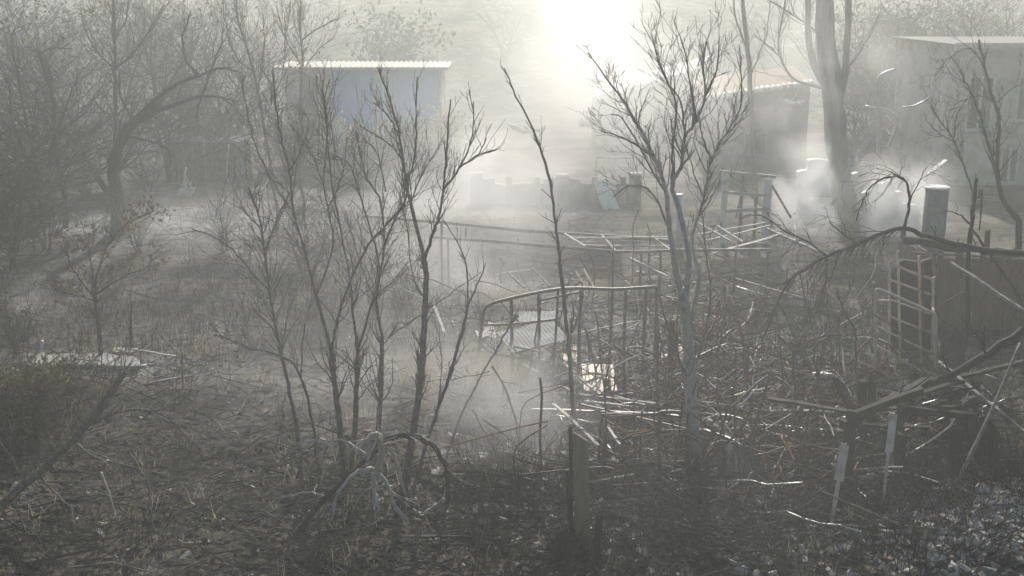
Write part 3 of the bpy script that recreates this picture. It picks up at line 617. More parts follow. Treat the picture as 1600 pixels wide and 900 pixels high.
traced_tree('bare_sapling', 'straight bare sapling just beside the wide forked one in the central clump', 'tree', [
    ([(549, 735), (556, 640), (557, 600), (559, 545)], 17, 12, .1),
    ([(559, 545), (552, 497), (548, 440), (530, 350), (515, 260), (510, 205), (504, 140)], 8, 3, -.6), ([(559, 545), (583, 469), (594, 420), (570, 330), (548, 262), (520, 240)], 8, 3, .5), ([(510, 330), (535, 275), (542, 215)], 4, 2.5, .2)], 16.0, seed=13, group=GS, twig=(.7, 1, 8), up=.12, spread=.85)
traced_tree('bare_sapling', 'bare sapling with upright tips behind the curled fallen branch', 'tree', [
    ([(590, 706), (593, 640), (595, 600), (597, 524)], 17, 12, .1),
    ([(597, 524), (588, 469), (600, 386), (596, 320), (570, 270), (556, 205)], 9, 4, .5), ([(600, 386), (618, 340), (632, 318), (628, 260), (616, 200)], 7, 3, -.5), ([(597, 524), (585, 470), (560, 400), (540, 330)], 6, 2.5, .7), ([(603, 300), (590, 240), (566, 215)], 4, 3, .2)], 16.4, seed=14, group=GS, twig=(.7, 1, 8), up=.12, spread=.85)
traced_tree('bare_sapling', 'tallest bare sapling of the central clump with a high knobbly crown', 'tree', [
    ([(622, 806), (634, 740), (648, 660), (656, 600), (662, 531), (666, 440), (663, 407)], 26, 14, .2),
    ([(663, 407), (642, 317), (634, 285), (625, 215), (610, 160), (590, 105)], 12, 4, .6), ([(663, 407), (676, 365), (688, 330), (694, 280), (698, 225), (704, 155)], 10, 4, -.4),
    ([(634, 285), (648, 250), (650, 180), (652, 120)], 7, 3, .3), ([(694, 295), (718, 262), (738, 210), (740, 158)], 7, 3, -.3), ([(718, 262), (748, 242), (776, 234)], 6, 4, -.2), ([(748, 242), (760, 215)], 4, 3, .1),
    ([(625, 215), (606, 180), (584, 160)], 5, 3, .2), ([(632, 250), (604, 222), (562, 196)], 5, 3, .4), ([(642, 317), (660, 270), (688, 225)], 5, 2.5, .3), ([(666, 470), (645, 430), (635, 350), (622, 300)], 5, 2.5, .6)], 15.2, seed=15, group=GS, twig=(.38, 1, 9), up=.2)
traced_tree('bare_sapling', 'slanting thin bare sapling leaning away beside the tallest one', 'tree', [
    ([(636, 806), (660, 712), (684, 640), (700, 595), (722, 520), (731, 476)], 13, 9, .3), ([(731, 476), (729, 420), (720, 388), (694, 345)], 6, 3, .4), ([(731, 476), (748, 440), (759, 411)], 6, 3, -.2), ([(684, 640), (690, 560), (676, 480)], 4, 2, .4), ([(700, 595), (716, 560), (728, 540)], 4, 2, -.3)], 15.0, seed=16, group=GS, twig=(.3, 1, 4))
traced_tree('bare_sapling', 'spindly low bare stem at the edge of the central clump nearest the dark ground', 'tree', [
    ([(500, 770), (488, 660), (470, 590), (448, 560), (400, 545), (352, 528), (330, 508)], 11, 4, .5), ([(470, 590), (474, 520), (486, 470), (489, 420)], 5, 2, .3), ([(400, 545), (380, 520), (384, 488)], 3, 2, .2)], 15.3, seed=17, group=GS, twig=(.4, 2, 7))
traced_tree('leaning_sapling', 'single thin sapling leaning in a long curve through the greenhouse frame', 'tree', [
    ([(905, 720), (896, 640), (890, 560), (882, 480), (874, 400), (868, 350), (856, 270), (834, 205), (806, 150), (788, 106)], 15, 3, .9), ([(892, 520), (896, 490), (894, 468)], 6, 3, -.2), ([(870, 345), (878, 325)], 4, 2, .1), ([(862, 310), (846, 296)], 3, 2, .1)], 16.9, 'dark_bark', seed=18, twig=(.3, 1, 3))
def fork_tree():
    L = [([(1088, 792), (1086, 720), (1082, 640), (1078, 590), (1074, 520), (1066, 450)], 42, 34, .2),
         ([(1070, 480), (1056, 420), (1046, 360), (1040, 300), (1022, 245), (1000, 200), (975, 160), (952, 128), (918, 82)], 20, 3, .5),
         ([(1072, 470), (1076, 400), (1062, 330), (1050, 290), (1064, 260), (1070, 215), (1088, 190), (1102, 150), (1098, 105), (1104, 62)], 18, 3, -.4),
         ([(1080, 500), (1092, 430), (1080, 380), (1100, 310), (1112, 250), (1140, 200), (1158, 160), (1156, 70)], 14, 3, .6),
         ([(1050, 290), (1052, 220), (1056, 160), (1034, 110), (1020, 62)], 9, 3, .4), ([(1022, 245), (992, 225), (960, 210), (938, 205)], 7, 2.5, -.4), ([(1040, 300), (1016, 262), (976, 190), (955, 178)], 7, 3, .5),
         ([(1070, 215), (1064, 160), (1044, 130), (1030, 95)], 6, 2.5, -.3), ([(1088, 190), (1080, 140), (1072, 90), (1062, 55)], 6, 2.5, .3), ([(1102, 150), (1120, 110), (1124, 60)], 6, 2.5, .2), ([(1112, 250), (1098, 215), (1090, 175)], 5, 2.5, -.2),
         ([(1100, 310), (1084, 270), (1074, 232)], 5, 2.5, -.3), ([(1046, 360), (1018, 300), (985, 290), (958, 308)], 6, 2.5, .4), ([(1078, 600), (1096, 540), (1110, 470), (1104, 400), (1096, 330)], 9, 3, .4), ([(1084, 610), (1060, 560), (1040, 500), (1030, 460)], 10, 4, -.3), ([(1086, 620), (1112, 570), (1130, 520)], 10, 3, .2)]
    traced_tree('forked_tree', 'smoke paled bare tree with a wide many branched crown above the rubble', 'tree', L, 16.2, 'smoke_paled_bark', seed=20, twig=(.55, 2, 7), up=.14, spread=.75, limb_bark='grey_bark', trunk_i=4)
fork_tree()
# left side
traced_tree('arching_tree', 'bent dark tree arching two thick limbs sideways over the thicket', 'tree', [
    ([(176, 268), (188, 222), (214, 188), (250, 160)], 20, 13, .3), ([(214, 188), (240, 158), (276, 132), (312, 118), (346, 106), (372, 112)], 9, 4, -.5), ([(212, 192), (250, 172), (290, 158), (316, 150), (345, 152), (370, 158)], 10, 3, .6),
    ([(312, 118), (292, 96), (286, 60), (298, 18)], 6, 2.5, .4), ([(316, 150), (330, 110), (345, 70), (348, 45)], 5, 2, -.4), ([(316, 150), (308, 175), (310, 198)], 4, 2, .2), ([(200, 215), (225, 218), (262, 232), (266, 262)], 5, 3, .3), ([(210, 195), (190, 150), (186, 112)], 5, 2, .5), ([(345, 152), (370, 170), (385, 200)], 3, 2, .2)], 34, 'dark_bark', seed=30, twig=(1.0, 2, 8), WS=.9)
traced_tree('upright_tree', 'tall thin upright bare tree rising behind the arching tree', 'tree', [
    ([(182, 262), (180, 200), (180, 110), (178, 0), (176, -60)], 8, 4, .5), ([(180, 108), (206, 85), (232, 50), (256, 8)], 5, 2.5, .6), ([(180, 108), (160, 90), (140, 62), (128, 30)], 4, 2, -.6), ([(180, 60), (196, 30), (204, -20)], 3, 2, .3)], 36, 'dark_bark', WS=.8, seed=31, twig=(1.3, 2, 14), up=.15)
traced_tree('broken_snag', 'short broken snag with crooked top standing deep in the thicket', 'tree', [
    ([(92, 260), (86, 190), (82, 148), (70, 110), (60, 78)], 10, 5, .2), ([(82, 148), (78, 112), (72, 90)], 6, 3, .3), ([(62, 82), (84, 76), (112, 76)], 4, 2, -.4)], 35, 'dark_bark', WS=.8, seed=32, twig=(.9, 2, 14))
traced_tree('feathery_tree', 'feathery bare tree whose fine crown fills the top beside the blue house', 'tree', [
    ([(470, 290), (468, 200), (472, 90), (468, 30), (476, -40)], 7, 3, .4), ([(472, 62), (496, 45), (530, 28)], 4, 2, .5), ([(470, 100), (446, 60), (432, 10)], 4, 2, -.4), ([(472, 110), (500, 75), (522, 60)], 3, 2, .3)], 37, 'grey_bark', seed=33, twig=(1.0, 2, 14))
traced_tree('feathery_tree', 'feathery bare tree crossing the arching limbs beside the other feathery tree', 'tree', [
    ([(428, 300), (416, 220), (402, 140), (390, 90), (372, 30), (366, -40)], 9, 4, .4), ([(402, 140), (412, 80), (410, 20)], 5, 2, .5), ([(396, 110), (370, 90), (352, 40), (348, -10)], 5, 2, -.5), ([(410, 190), (440, 120), (446, 60), (454, 0)], 5, 2, .4)], 35, 'grey_bark', seed=34, twig=(1.1, 2, 14))
traced_tree('leafy_shrub', 'small tree holding dark withered leaves above the pale concrete path', 'tree', [
    ([(160, 560), (154, 520), (150, 478), (148, 440)], 13, 9, .1), ([(150, 470), (128, 440), (108, 410), (100, 380)], 6, 3, .4), ([(148, 445), (160, 405), (178, 370), (205, 345), (240, 330)], 6, 2, -.4), ([(149, 460), (180, 440), (212, 425), (250, 412)], 6, 2, .5), ([(148, 450), (140, 400), (138, 370)], 5, 2, .5), ([(150, 470), (122, 462), (98, 455)], 4, 2, -.3)], 21.8, 'dark_bark', seed=35, twig=(.45, 2, 14), leaf=(520, .055, 'withered_leaf', .07))
traced_tree('leaning_tree', 'long bare trunk leaning up from the bottom corner of the photo', 'tree', [
    ([(-60, 850), (0, 790), (70, 730), (128, 672), (168, 620), (196, 580)], 25, 12, .8), ([(130, 668), (180, 645), (225, 640), (265, 655), (310, 700)], 9, 3, -.4), ([(225, 642), (260, 638), (292, 622), (300, 606)], 5, 3, -.2), ([(115, 690), (150, 715), (200, 728), (270, 745)], 7, 2.5, -.7), ([(60, 740), (90, 775), (125, 808), (145, 835)], 6, 2.5, -.6), ([(168, 620), (176, 590), (180, 560)], 6, 3, .3), ([(38, 756), (20, 720), (0, 690)], 5, 3, -.3), ([(196, 582), (220, 600), (240, 598)], 4, 2, .2)], 14.4, 'grey_bark', WS=.72, seed=36, twig=(.5, 2, 9), up=-.02, crook=.04)
# curled fallen branch in the foreground
traced_tree('curled_branch', 'charred fallen branch curled into a hoop at the foot of the saplings', 'branch', [
    ([(440, 880), (478, 815), (512, 775), (555, 735), (585, 706), (600, 688), (640, 680), (672, 694), (694, 724), (700, 760), (692, 800), (650, 822)], 12, 7, .6),
    ([(590, 735), (596, 705), (590, 680), (574, 688), (576, 715)], 12, 8, -.1), ([(590, 735), (560, 738), (530, 768), (520, 800)], 9, 4, -.3), ([(588, 735), (604, 755), (616, 790), (636, 812)], 8, 4, -.2), ([(584, 738), (586, 770), (590, 800)], 9, 5, -.3), ([(590, 700), (612, 705), (626, 750), (634, 775)], 7, 4, .2), ([(576, 715), (540, 690), (500, 688), (470, 692)], 5, 2, .4), ([(694, 780), (668, 800), (640, 816)], 9, 5, .2), ([(512, 775), (480, 770), (440, 778)], 4, 2, .2)], 13.9, 'dark_bark', seed=37, twig=(.4, 1, 5), up=-.06, crook=.07, WS=1.0, limb_bark='pale_timber')
# right side
traced_tree('tall_trunk', 'thick tall trunk rising dimly through smoke beside the white ruined wall', 'tree', [
    ([(1338, 392), (1322, 330), (1310, 250), (1300, 150), (1290, 60), (1286, -60)], 66, 48, .6), ([(1304, 190), (1322, 100), (1326, 0), (1330, -60)], 24, 14, .6), ([(1300, 150), (1268, 90), (1262, 0), (1258, -60)], 22, 14, -.5), ([(1300, 140), (1250, 128), (1226, 105), (1216, 70), (1224, 20), (1230, -30)], 9, 4, -1.0), ([(1222, 90), (1196, 68), (1180, 56)], 5, 2, -.6), ([(1290, 60), (1250, 30), (1200, 0)], 6, 3, -.9), ([(1322, 110), (1350, 70), (1380, 10)], 7, 3, 1.0)], 36.5, 'trunk_bark', seed=40, twig=(1.2, 2, 7), WS=.54)
traced_tree('slender_trunk', 'slender pale trunk standing between the forked tree and the tall trunk', 'tree', [
    ([(1180, 292), (1176, 200), (1170, 100), (1162, 20), (1158, -50)], 15, 9, .3), ([(1168, 80), (1150, 30), (1146, -20)], 5, 3, .5), ([(1172, 120), (1196, 60), (1204, 0)], 5, 2, .4), ([(1170, 100), (1152, 150), (1148, 190)], 4, 2, .3)], 45, 'hill_bark', seed=41, twig=(1.0, 2, 8))
traced_tree('leaning_dark_tree', 'dark leaning twin stemmed tree before the two storey house', 'tree', [
    ([(1592, 345), (1566, 310), (1558, 260), (1560, 190), (1545, 130), (1530, 62)], 17, 6, .4), ([(1564, 300), (1548, 240), (1528, 170), (1508, 128), (1500, 108)], 10, 4, -.5), ([(1540, 110), (1515, 76), (1480, 95), (1460, 120)], 4, 2, -.4), ([(1553, 158), (1530, 150), (1500, 160), (1480, 175)], 4, 2, .4), ([(1558, 160), (1580, 140), (1600, 130)], 4, 2, .3), ([(1528, 170), (1520, 145), (1525, 110)], 4, 2, .2)], 27, 'dark_bark', seed=42, twig=(.7, 2, 8))
traced_tree('thorny_shrub', 'small spiky bare shrub beside the leaning dark tree', 'tree', [
    ([(1520, 300), (1506, 260), (1490, 220), (1470, 190), (1455, 165)], 6, 3, .3), ([(1490, 220), (1470, 210), (1448, 190)], 4, 2, .3), ([(1490, 215), (1496, 180), (1510, 155)], 4, 2, -.3)], 29, 'dark_bark', seed=43, twig=(.6, 2, 18))
traced_tree('fallen_bough', 'big charred bough drooping its twigs in an arch over the rubble', 'branch', [
    ([(1620, 396), (1550, 392), (1490, 380), (1440, 366), (1412, 356), (1370, 368), (1330, 386), (1292, 400), (1258, 420), (1232, 440), (1212, 480), (1196, 520)], 17, 6, .8),
    ([(1292, 400), (1262, 378), (1228, 362), (1196, 340), (1170, 335)], 7, 3, -.4), ([(1340, 380), (1318, 366), (1296, 346)], 6, 3, -.3), ([(1412, 356), (1420, 320), (1416, 285), (1398, 275), (1372, 283), (1352, 305), (1338, 345)], 9, 3, .4), ([(1418, 320), (1430, 296), (1448, 262)], 5, 2, -.2), ([(1292, 402), (1290, 440), (1280, 480), (1286, 520)], 5, 2, -.3), ([(1310, 395), (1300, 430), (1278, 460)], 5, 2, .4),
    ([(1215, 470), (1240, 520), (1262, 570), (1276, 600)], 5, 2, -.2), ([(1205, 500), (1190, 540), (1192, 590)], 4, 2, .3), ([(1232, 440), (1206, 450), (1184, 490), (1180, 540)], 4, 2, -.4), ([(1250, 428), (1262, 480), (1290, 530)], 4, 2, .2), ([(1240, 500), (1260, 540), (1244, 610)], 4, 2, .3)], 19.2, 'dark_bark', seed=44, twig=(.5, 2, 9), up=-.12)
traced_tree('charred_stump_tree', 'jagged charred stem standing at the end of the brown shed', 'tree', [
    ([(1512, 440), (1514, 380), (1520, 330), (1526, 278)], 13, 9, .2), ([(1516, 350), (1498, 335), (1478, 328)], 6, 3, -.2), ([(1520, 360), (1556, 410), (1598, 470)], 7, 6, -.3), ([(1524, 310), (1534, 300), (1530, 360)], 5, 4, .2)], 21.5, 'charred_wood', seed=45, twig=(.3, 1, 5))
traced_tree('small_sapling', 'small forked sapling beside the foot of the drooping bough', 'tree', [
    ([(1341, 626), (1338, 560), (1334, 512), (1318, 486), (1306, 450)], 8, 3, .2), ([(1334, 512), (1348, 490), (1352, 462)], 4, 2, .2), ([(1318, 486), (1310, 505)], 3, 2, .1)], 19.3, 'dark_bark', seed=46, twig=(.35, 1, 9))
traced_tree('small_sapling', 'small straight sapling standing under the middle of the drooping bough', 'tree', [
    ([(1304, 606), (1300, 560), (1296, 500), (1292, 460)], 9, 4, .2), ([(1298, 530), (1284, 500)], 4, 2, .2)], 20.1, 'grey_bark', seed=47, twig=(.4, 1, 9))
traced_tree('splayed_branch', 'broken branch propped in an upside down V beside the pale grass', 'branch', [
    ([(694, 720), (720, 650), (745, 600), (768, 560), (790, 520), (806, 492)], 8, 4, .3), ([(768, 572), (790, 610), (806, 660), (812, 720)], 7, 4, -.2), ([(738, 640), (760, 680), (780, 720)], 5, 3, -.2), ([(766, 580), (720, 590), (660, 596)], 4, 2, .2), ([(755, 655), (790, 680), (822, 712)], 7, 4, -.3)], 16.6, 'dark_bark', seed=48, twig=(.3, 1, 5))
traced_tree('crossing_branch', 'straight dead branch slanting across behind the tallest sapling', 'branch', [([(606, 528), (650, 496), (700, 462), (752, 424)], 6, 3, .6), ([(612, 524), (622, 505), (636, 506)], 5, 3, .1)], 17.6, 'weathered_wood', seed=49, twig=(.2, 1, 3))

# procedural shrubs and trees: one thing each, grown from its own seed
def shrub(name, label, base, stems, height, seed, bark='grey_bark', group=None, depth=3, up=.05, splay=.5, leaf=None, kids=(2, 4), r0=None, cat='shrub'):
    rng = random.Random(seed); t = thing(name, label, cat, base, group); tips = []
    for s in range(stems):
        a = rng.uniform(0, 6.283); d = Vector((math.cos(a) * splay * rng.random(), math.sin(a) * splay * rng.random(), 1)); b = Vector(base) + Vector((rng.gauss(0, .12), rng.gauss(0, .12), -.1))
        mb = MB(); r = r0 or height * .011
        pts = [b]; q = b.copy(); dd = d.normalized(); rad = [r]
        for i in range(6):
            dd = (dd + Vector((rng.gauss(0, .12), rng.gauss(0, .12), up))).normalized(); q = q + dd * height * .75 / 6 * rng.uniform(.85, 1.1); pts.append(q.copy()); rad.append(r * (1 - .75 * (i + 1) / 6))
        mb.tube(pts, rad, 6).build('stem', bark, parent=t, smooth=True)
        tw = MB()
        for k in range(1, 7):
            for _ in range(rng.randint(*kids)):
                a = rng.uniform(0, 6.283); nd = Vector((math.cos(a), math.sin(a), rng.uniform(.1, 1.1)))
                grow(tw, pts[k], nd, height * rng.uniform(.18, .36), max(.005, rad[k] * .55), depth - 1, rng, .06, .8, (2, 3), .2, 4, .4, .004, tips)
        tw.build('crown', bark, parent=t)
    if leaf: leaf_cards(tips, leaf[0], leaf[1], rng, leaf[3]).build('leaves', leaf[2], parent=t)
    return t
TH = 'bare shrubs of the thicket'
for i, (px, py, n, h, lab) in enumerate(((20, 300, 6, 6.0, 'tall tangled bare shrub at the very edge of the thicket'), (70, 330, 5, 4.2, 'tangled bare shrub in front of the broken snag'), (130, 318, 5, 4.0, 'bare shrub between the broken snag and the arching tree'),
        (235, 300, 5, 3.6, 'low bare shrub under the arching limbs'), (300, 310, 5, 2.6, 'low bare shrub beside the grey blue water tank'), (20, 420, 6, 3.6, 'dense bare shrub at the photo edge below the thicket'), (70, 400, 6, 3.2, 'dense bare shrub left of the withered leafy tree'),
        (380, 330, 4, 3.2, 'thin bare shrub behind the leftmost sapling'), (215, 400, 5, 2.4, 'spreading bare shrub on the pale ash slope'), (30, 560, 4, 1.3, 'bare shrub rising behind the leafy bush'), (350, 400, 4, 2.2, 'small bare shrub at the foot of the ash slope'), (640, 470, 4, 1.6, 'low bare bush behind the saplings below the long rails'), (560, 440, 5, 2.2, 'grey bare bush glimpsed between the central saplings'), (480, 420, 5, 2.4, 'grey bare bush behind the wide forked sapling'))):
    shrub('bare_shrub', lab, on(G(px, py)), n, h, 100 + i, 'dark_bark' if i % 2 else 'grey_bark', TH, leaf=(350, .06, 'withered_leaf', .12) if i in (5, 6) else ((420, .09, 'withered_leaf', .2) if i in (0, 1) else None))
shrub('leafy_bush', 'low bush with small withered brown leaves in the lower corner of the photo', on(G(20, 690)), 9, 1.35, 131, 'dark_bark', leaf=(2600, .045, 'withered_leaf', .09), kids=(3, 5), cat='bush')
shrub('leafy_bush', 'smaller brown leaved bush behind the leaning trunk', on(G(100, 640)), 6, 1.2, 132, 'dark_bark', leaf=(1000, .04, 'withered_leaf', .09), cat='bush')
for i, (px, Y, h, lab, lf) in enumerate(((610, 78, 7.0, 'dark rounded tree looming in smoke behind the blue fronted house', 'green_leaf'), (400, 72, 6.4, 'hazy tree at the end of the long blue fronted house', None), (60, 70, 8.2, 'hazy tree high over the thicket at the photo edge', 'green_leaf'), (210, 76, 8.4, 'hazy tree on the slope above the arching tree', 'green_leaf'),
        (300, 62, 6.2, 'hazy grey bare tree above the yellowish bush', None), (1400, 64, 8.2, 'hazy tree between the tall trunk and the two storey house', 'green_leaf'), (1475, 70, 8.6, 'dim tree over the roof of the two storey house', 'green_leaf'), (1130, 78, 6.6, 'faint tree above the bright sloping roof', None), (790, 90, 5.6, 'faint tree in the bright smoke beyond the garden wall', None), (1345, 52, 5.0, 'hazy bush behind the bent pale pipes', None))):
    p = at(px, 100, Y); b = on(Vector((p.x, Y, 0)))
    shrub('hillside_tree', lab, b, 3 if lf else 4, h, 200 + i, 'hill_bark', 'hazy trees beyond the garden', leaf=(1500, .22, lf, .45) if lf else None, depth=3, r0=.12, cat='tree')
for i, (px, Y, h, lab) in enumerate(((-60, 31, 8.8, 'dense dim tree closing the thicket at the edge of the photo'), (40, 38, 9.2, 'dense dim tree behind the broken snag'), (150, 44, 9.6, 'dense dim tree behind the tall upright tree'), (250, 47, 9.4, 'dense dim tree over the arching limbs'), (340, 50, 9.0, 'dense dim tree behind the feathery trees'), (1420, 56, 9.2, 'dense dim tree behind the bent pale pipes'), (1520, 62, 10.0, 'dense dim tree above the yellowish eaves'), (1610, 60, 10.0, 'dense dim tree at the upper corner above the eaves'), (1360, 66, 8.8, 'dense dim tree right behind the tall trunk'))):
    p = at(px, 100, Y); b = on(Vector((p.x, Y, 0)))
    shrub('dense_tree', lab, b, 5, h, 300 + i, 'dark_bark', 'dense dim trees around the garden', leaf=(700, .09, 'withered_leaf' if i % 2 else 'green_leaf', .3), depth=3, r0=.09, cat='tree', splay=1.1, kids=(4, 6))
shrub('yellowing_bush', 'yellowish leafy bush beside the grey blue water tank', on(at(335, 230, 52)), 6, 2.8, 230, 'hill_bark', leaf=(1300, .1, 'straw', .2), cat='bush')
shrub('yellowing_bush', 'pale yellowish bush before the blue fronted house', on(at(515, 230, 58)), 6, 3.0, 231, 'hill_bark', leaf=(1100, .1, 'straw', .2), cat='bush')

# ------------------------------------------------------------------ left: water tank, path, posts
def water_tank():
    Y = 47; t = thing('water_tank', 'grey blue corrugated tank wall behind the thicket', 'tank', on(at(320, 280, Y))); x0, x1 = at(268, 240, Y).x, at(372, 240, Y).x; zt = at(320, 224, Y).z
    MB().corrugated((x0, Y, -.1), (x1 - x0, 0, 0), (0, 0, zt + .1), Vector((0, -1, 0)), 14, .03, .02).build('front_sheet', 'blue_grey', parent=t)
    MB().corrugated((x0, Y + .03, -.1), (0, 2.2, 0), (0, 0, zt + .1), Vector((-1, 0, 0)), 12, .03, .02).build('side_sheet', 'blue_grey', parent=t)
    MB().corrugated((x1, Y + .03, -.1), (0, 2.2, 0), (0, 0, zt + .1), Vector((1, 0, 0)), 12, .03, .02).build('side_sheet', 'blue_grey', parent=t)
    MB().box(((x0 + x1) / 2, Y + 1.1, zt + .04), (x1 - x0 + .15, 2.5, .07)).build('cover', 'blue_grey', parent=t)
    for x in (x0, (x0 + x1) / 2, x1): MB().box((x, Y - .06, zt / 2), (.07, .06, zt)).build('corner_post', 'galvanised_steel', parent=t)
water_tank()
def path_slabs():
    t = bpy.data.objects.new('path', None); COL.objects.link(t); t['kind'] = 'structure'; t['label'] = 'pale broken concrete path below the leafy tree'; rng = random.Random(8)
    t.location = on(G(130, 572))
    xs = [40, 72, 100, 134, 160, 190, 220]
    for i in range(len(xs) - 1):
        a, b = xs[i] + 1, xs[i + 1] - 1; q = [on(G(a, 580 + rng.uniform(-2, 2)), .05), on(G(b, 580 + rng.uniform(-2, 2)), .05), on(G(b, 564 + rng.uniform(-2, 2)), .05), on(G(a, 564 + rng.uniform(-2, 2)), .05)]
        q = [p + Vector((0, 0, rng.uniform(-.02, .03))) for p in q]; MB().slab(q, Vector((0, 0, 1)), .06).build('slab', 'concrete', parent=t)
path_slabs()
def bench():
    t = thing('low_bench', 'low weathered bench top at the far edge of the concrete path', 'bench', on(G(185, 562)))
    a, b = at(174, 549, 22.3), at(210, 550, 22.3)
    for k in range(2): MB().timber(a + Vector((0, .17 * k, 0)), b + Vector((0, .17 * k, 0)), .15, .04, RNG, 4, .01, .1).build('board', 'pale_timber', parent=t)
    for p in (a + Vector((.08, .08, 0)), b + Vector((-.08, .08, 0))): MB().timber(p + Vector((0, 0, -.02)), drop(p), .06, .2, RNG, 2, .0, .1).build('leg', 'weathered_wood', parent=t)
bench()
for px, a, b, Y, r, m, lab in ((64, 532, 574, 22.0, .035, 'white_paint', 'white painted short stake at the end of the concrete path'), (107, 500, 566, 22.6, .022, 'weathered_wood', 'thin grey stake standing at the concrete path'), (204, 470, 560, 22.4, .026, 'dark_bark', 'dark thin stake standing at the low bench'),
        (288, 262, 290, 33, .035, 'white_paint', 'short white marker post before the water tank'), (355, 226, 282, 38.5, .04, 'galvanised_steel', 'pale thin pole in front of the water tank'), (285, 548, 612, 20.2, .02, 'weathered_wood', 'grey stake in the brushwood behind the leaning trunk')):
    lone_pole('stake', lab, 'stake', ((px + RNG.uniform(-3, 3), a, Y), (px, (a + b) / 2, Y), (px + 1, b + 4, Y)), r, m)
lone_pole('stake', 'pale slanting stick standing under the leaning trunk', 'stake', ((158, 738, 14.6), (170, 770, 14.4), (182, 812, 14.2)), .014, 'pale_timber')
lone_pole('stake', 'tall upright dead stalk in the dark corner ground', 'stake', ((226, 700, 14.5), (232, 760, 14.3), (240, 840, 14.0)), .018, 'grey_bark')

for px, py, Y, w, lab in ((22, 246, 44, 1.2, 'white scrap lying in the thicket at the photo edge'), (62, 232, 44, .8, 'white upright scrap deep in the thicket'), (293, 296, 42, .7, 'white tilted scrap before the water tank'), (404, 296, 41, .7, 'white scrap behind the leftmost sapling'), (168, 226, 44, .9, 'white scrap at the root of the arching tree')):
    plank('white_scrap', lab, 'scrap', (px - w * 14, py + 4, Y), (px + w * 14, py - 3, Y), .3, .05, 'white_paint', 3, .05, .5)
# ------------------------------------------------------------------ right foreground: stakes, boards, posts, logs
def stake(label, pts, w, m='tan_paint'):
    P = [at(*a) for a in pts]; mb = MB(); t = thing('stake', label, 'stake', P[-1], 'pale sawn stakes')
    mb.timber(P[-1], P[0], w * .45, w * .35, RNG, 6, .015, .4).build('shaft', m, parent=t)
    u = (P[0] - P[-1]); MB().timber(P[-1] + u * .68, P[0] + u * .01, w, w * .55, RNG, 3, .01, .3).build('blade', m, parent=t)
stake('pale broad ended stake leaning up before the dark shed, lower of the pair', ((1320, 694, 14.2), (1292, 862, 13.5)), .12)
stake('pale broad ended stake beside the dark shed, taller and further back of the pair', ((1396, 646, 14.6), (1374, 836, 13.9)), .1)
plank('crossbar', 'pale wooden bar fixed level between the two stakes', 'bar', (1336, 735, 14.6), (1412, 732, 14.5), .05, .05, 'weathered_wood', 4)
lone_pole('long_pole', 'long thin pale pole slanting across the dark lower corner', 'pole', ((1452, 846, 13.6), (1500, 745, 14.2), (1550, 640, 14.8), (1594, 536, 15.4)), (.032, .02), 'weathered_wood')
def dark_shed():
    Y0 = 14.9; t = thing('burnt_shed', 'burnt out dark shed of charred posts behind the two pale stakes', 'shed', on(at(1400, 800, 15))); x = lambda px: at(px, 750, 15).x
    for px, Y in ((1332, 15.0), (1412, 15.0), (1500, 15.2), (1345, 17.4), (1425, 17.6), (1520, 17.6)):
        p = at(px, 640, Y); p.z = (1.25 if Y < 16 else 1.1) + RNG.uniform(-.3, .2); MB().timber(drop(p), p, .13, .13, RNG, 5, .03).build('post', 'charred_wood', parent=t)
    for a, b in (((1318, 662, 15.0), (1444, 592, 16.6)), ((1330, 650, 15.2), (1440, 610, 15.4)), ((1406, 640, 15.2), (1520, 650, 15.3)), ((1345, 640, 17.2), (1530, 645, 17.2)), ((1470, 640, 15.2), (1530, 620, 17.4))):
        MB().timber(at(*a), at(*b), .1, .1, RNG, 6, .09).build('beam', 'charred_wood', parent=t)
    for i in range(11):
        px = 1340 + i * 17; p = at(px, 700, 17.7); p.z = RNG.uniform(.15, .95); p.x += RNG.gauss(0, .08); MB().timber(drop(p), p + Vector((RNG.gauss(0, .12), RNG.gauss(0, .15), 0)), RNG.uniform(.08, .17), .025, RNG, 4, .01, .5).build('board', 'charred_wood', parent=t)
    for i in range(7):
        Y = 15.2 + i * .36; p = Vector((at(1530, 700, 16).x, Y, RNG.uniform(.2, 1.1))); q = drop(p); MB().timber(q, p, .03, .3, RNG, 4, .01, .4).build('board', 'charred_wood', parent=t)
    for i in range(9):
        a = at(1330 + i * 24, 650, 15.0 + RNG.uniform(0, 1.2)); a.z = RNG.uniform(.7, 1.5); b = Vector((a.x + RNG.uniform(-1.4, 1.6), a.y + RNG.uniform(.3, 1.6), RNG.uniform(.3, 1.6))); MB().timber(a, b, RNG.uniform(.06, .15), .04, RNG, 6, .08, .6).build('roof_board', 'charred_wood', parent=t)
dark_shed()
def olive_post():
    t = thing('board_post', 'broad olive brown board standing upright at the foot of the leaning sapling', 'board', on(at(906, 868, 13.4)))
    Y = 13.4; q = [drop(at(900, 868, Y)), drop(at(924, 866, Y)), at(919, 690, Y), at(896, 676, Y)]
    MB().hexa([q[0], q[3], q[0] + Vector((0, .04, 0)), q[3] + Vector((0, .04, 0)), q[1], q[2], q[1] + Vector((0, .04, 0)), q[2] + Vector((0, .04, 0))]).build('board', 'olive_board', parent=t)
    MB().timber(drop(at(893, 868, Y)), at(890, 664, Y), .05, .07, RNG, 7, .03).build('upright', 'charred_wood', parent=t)
    MB().tube(smooth_path([at(886, 735, Y), at(888, 790, Y), at(898, 838, Y), at(916, 868, Y)], 4), [.02] * 13, 6).build('bent_strip', 'charred_wood', parent=t)
olive_post()
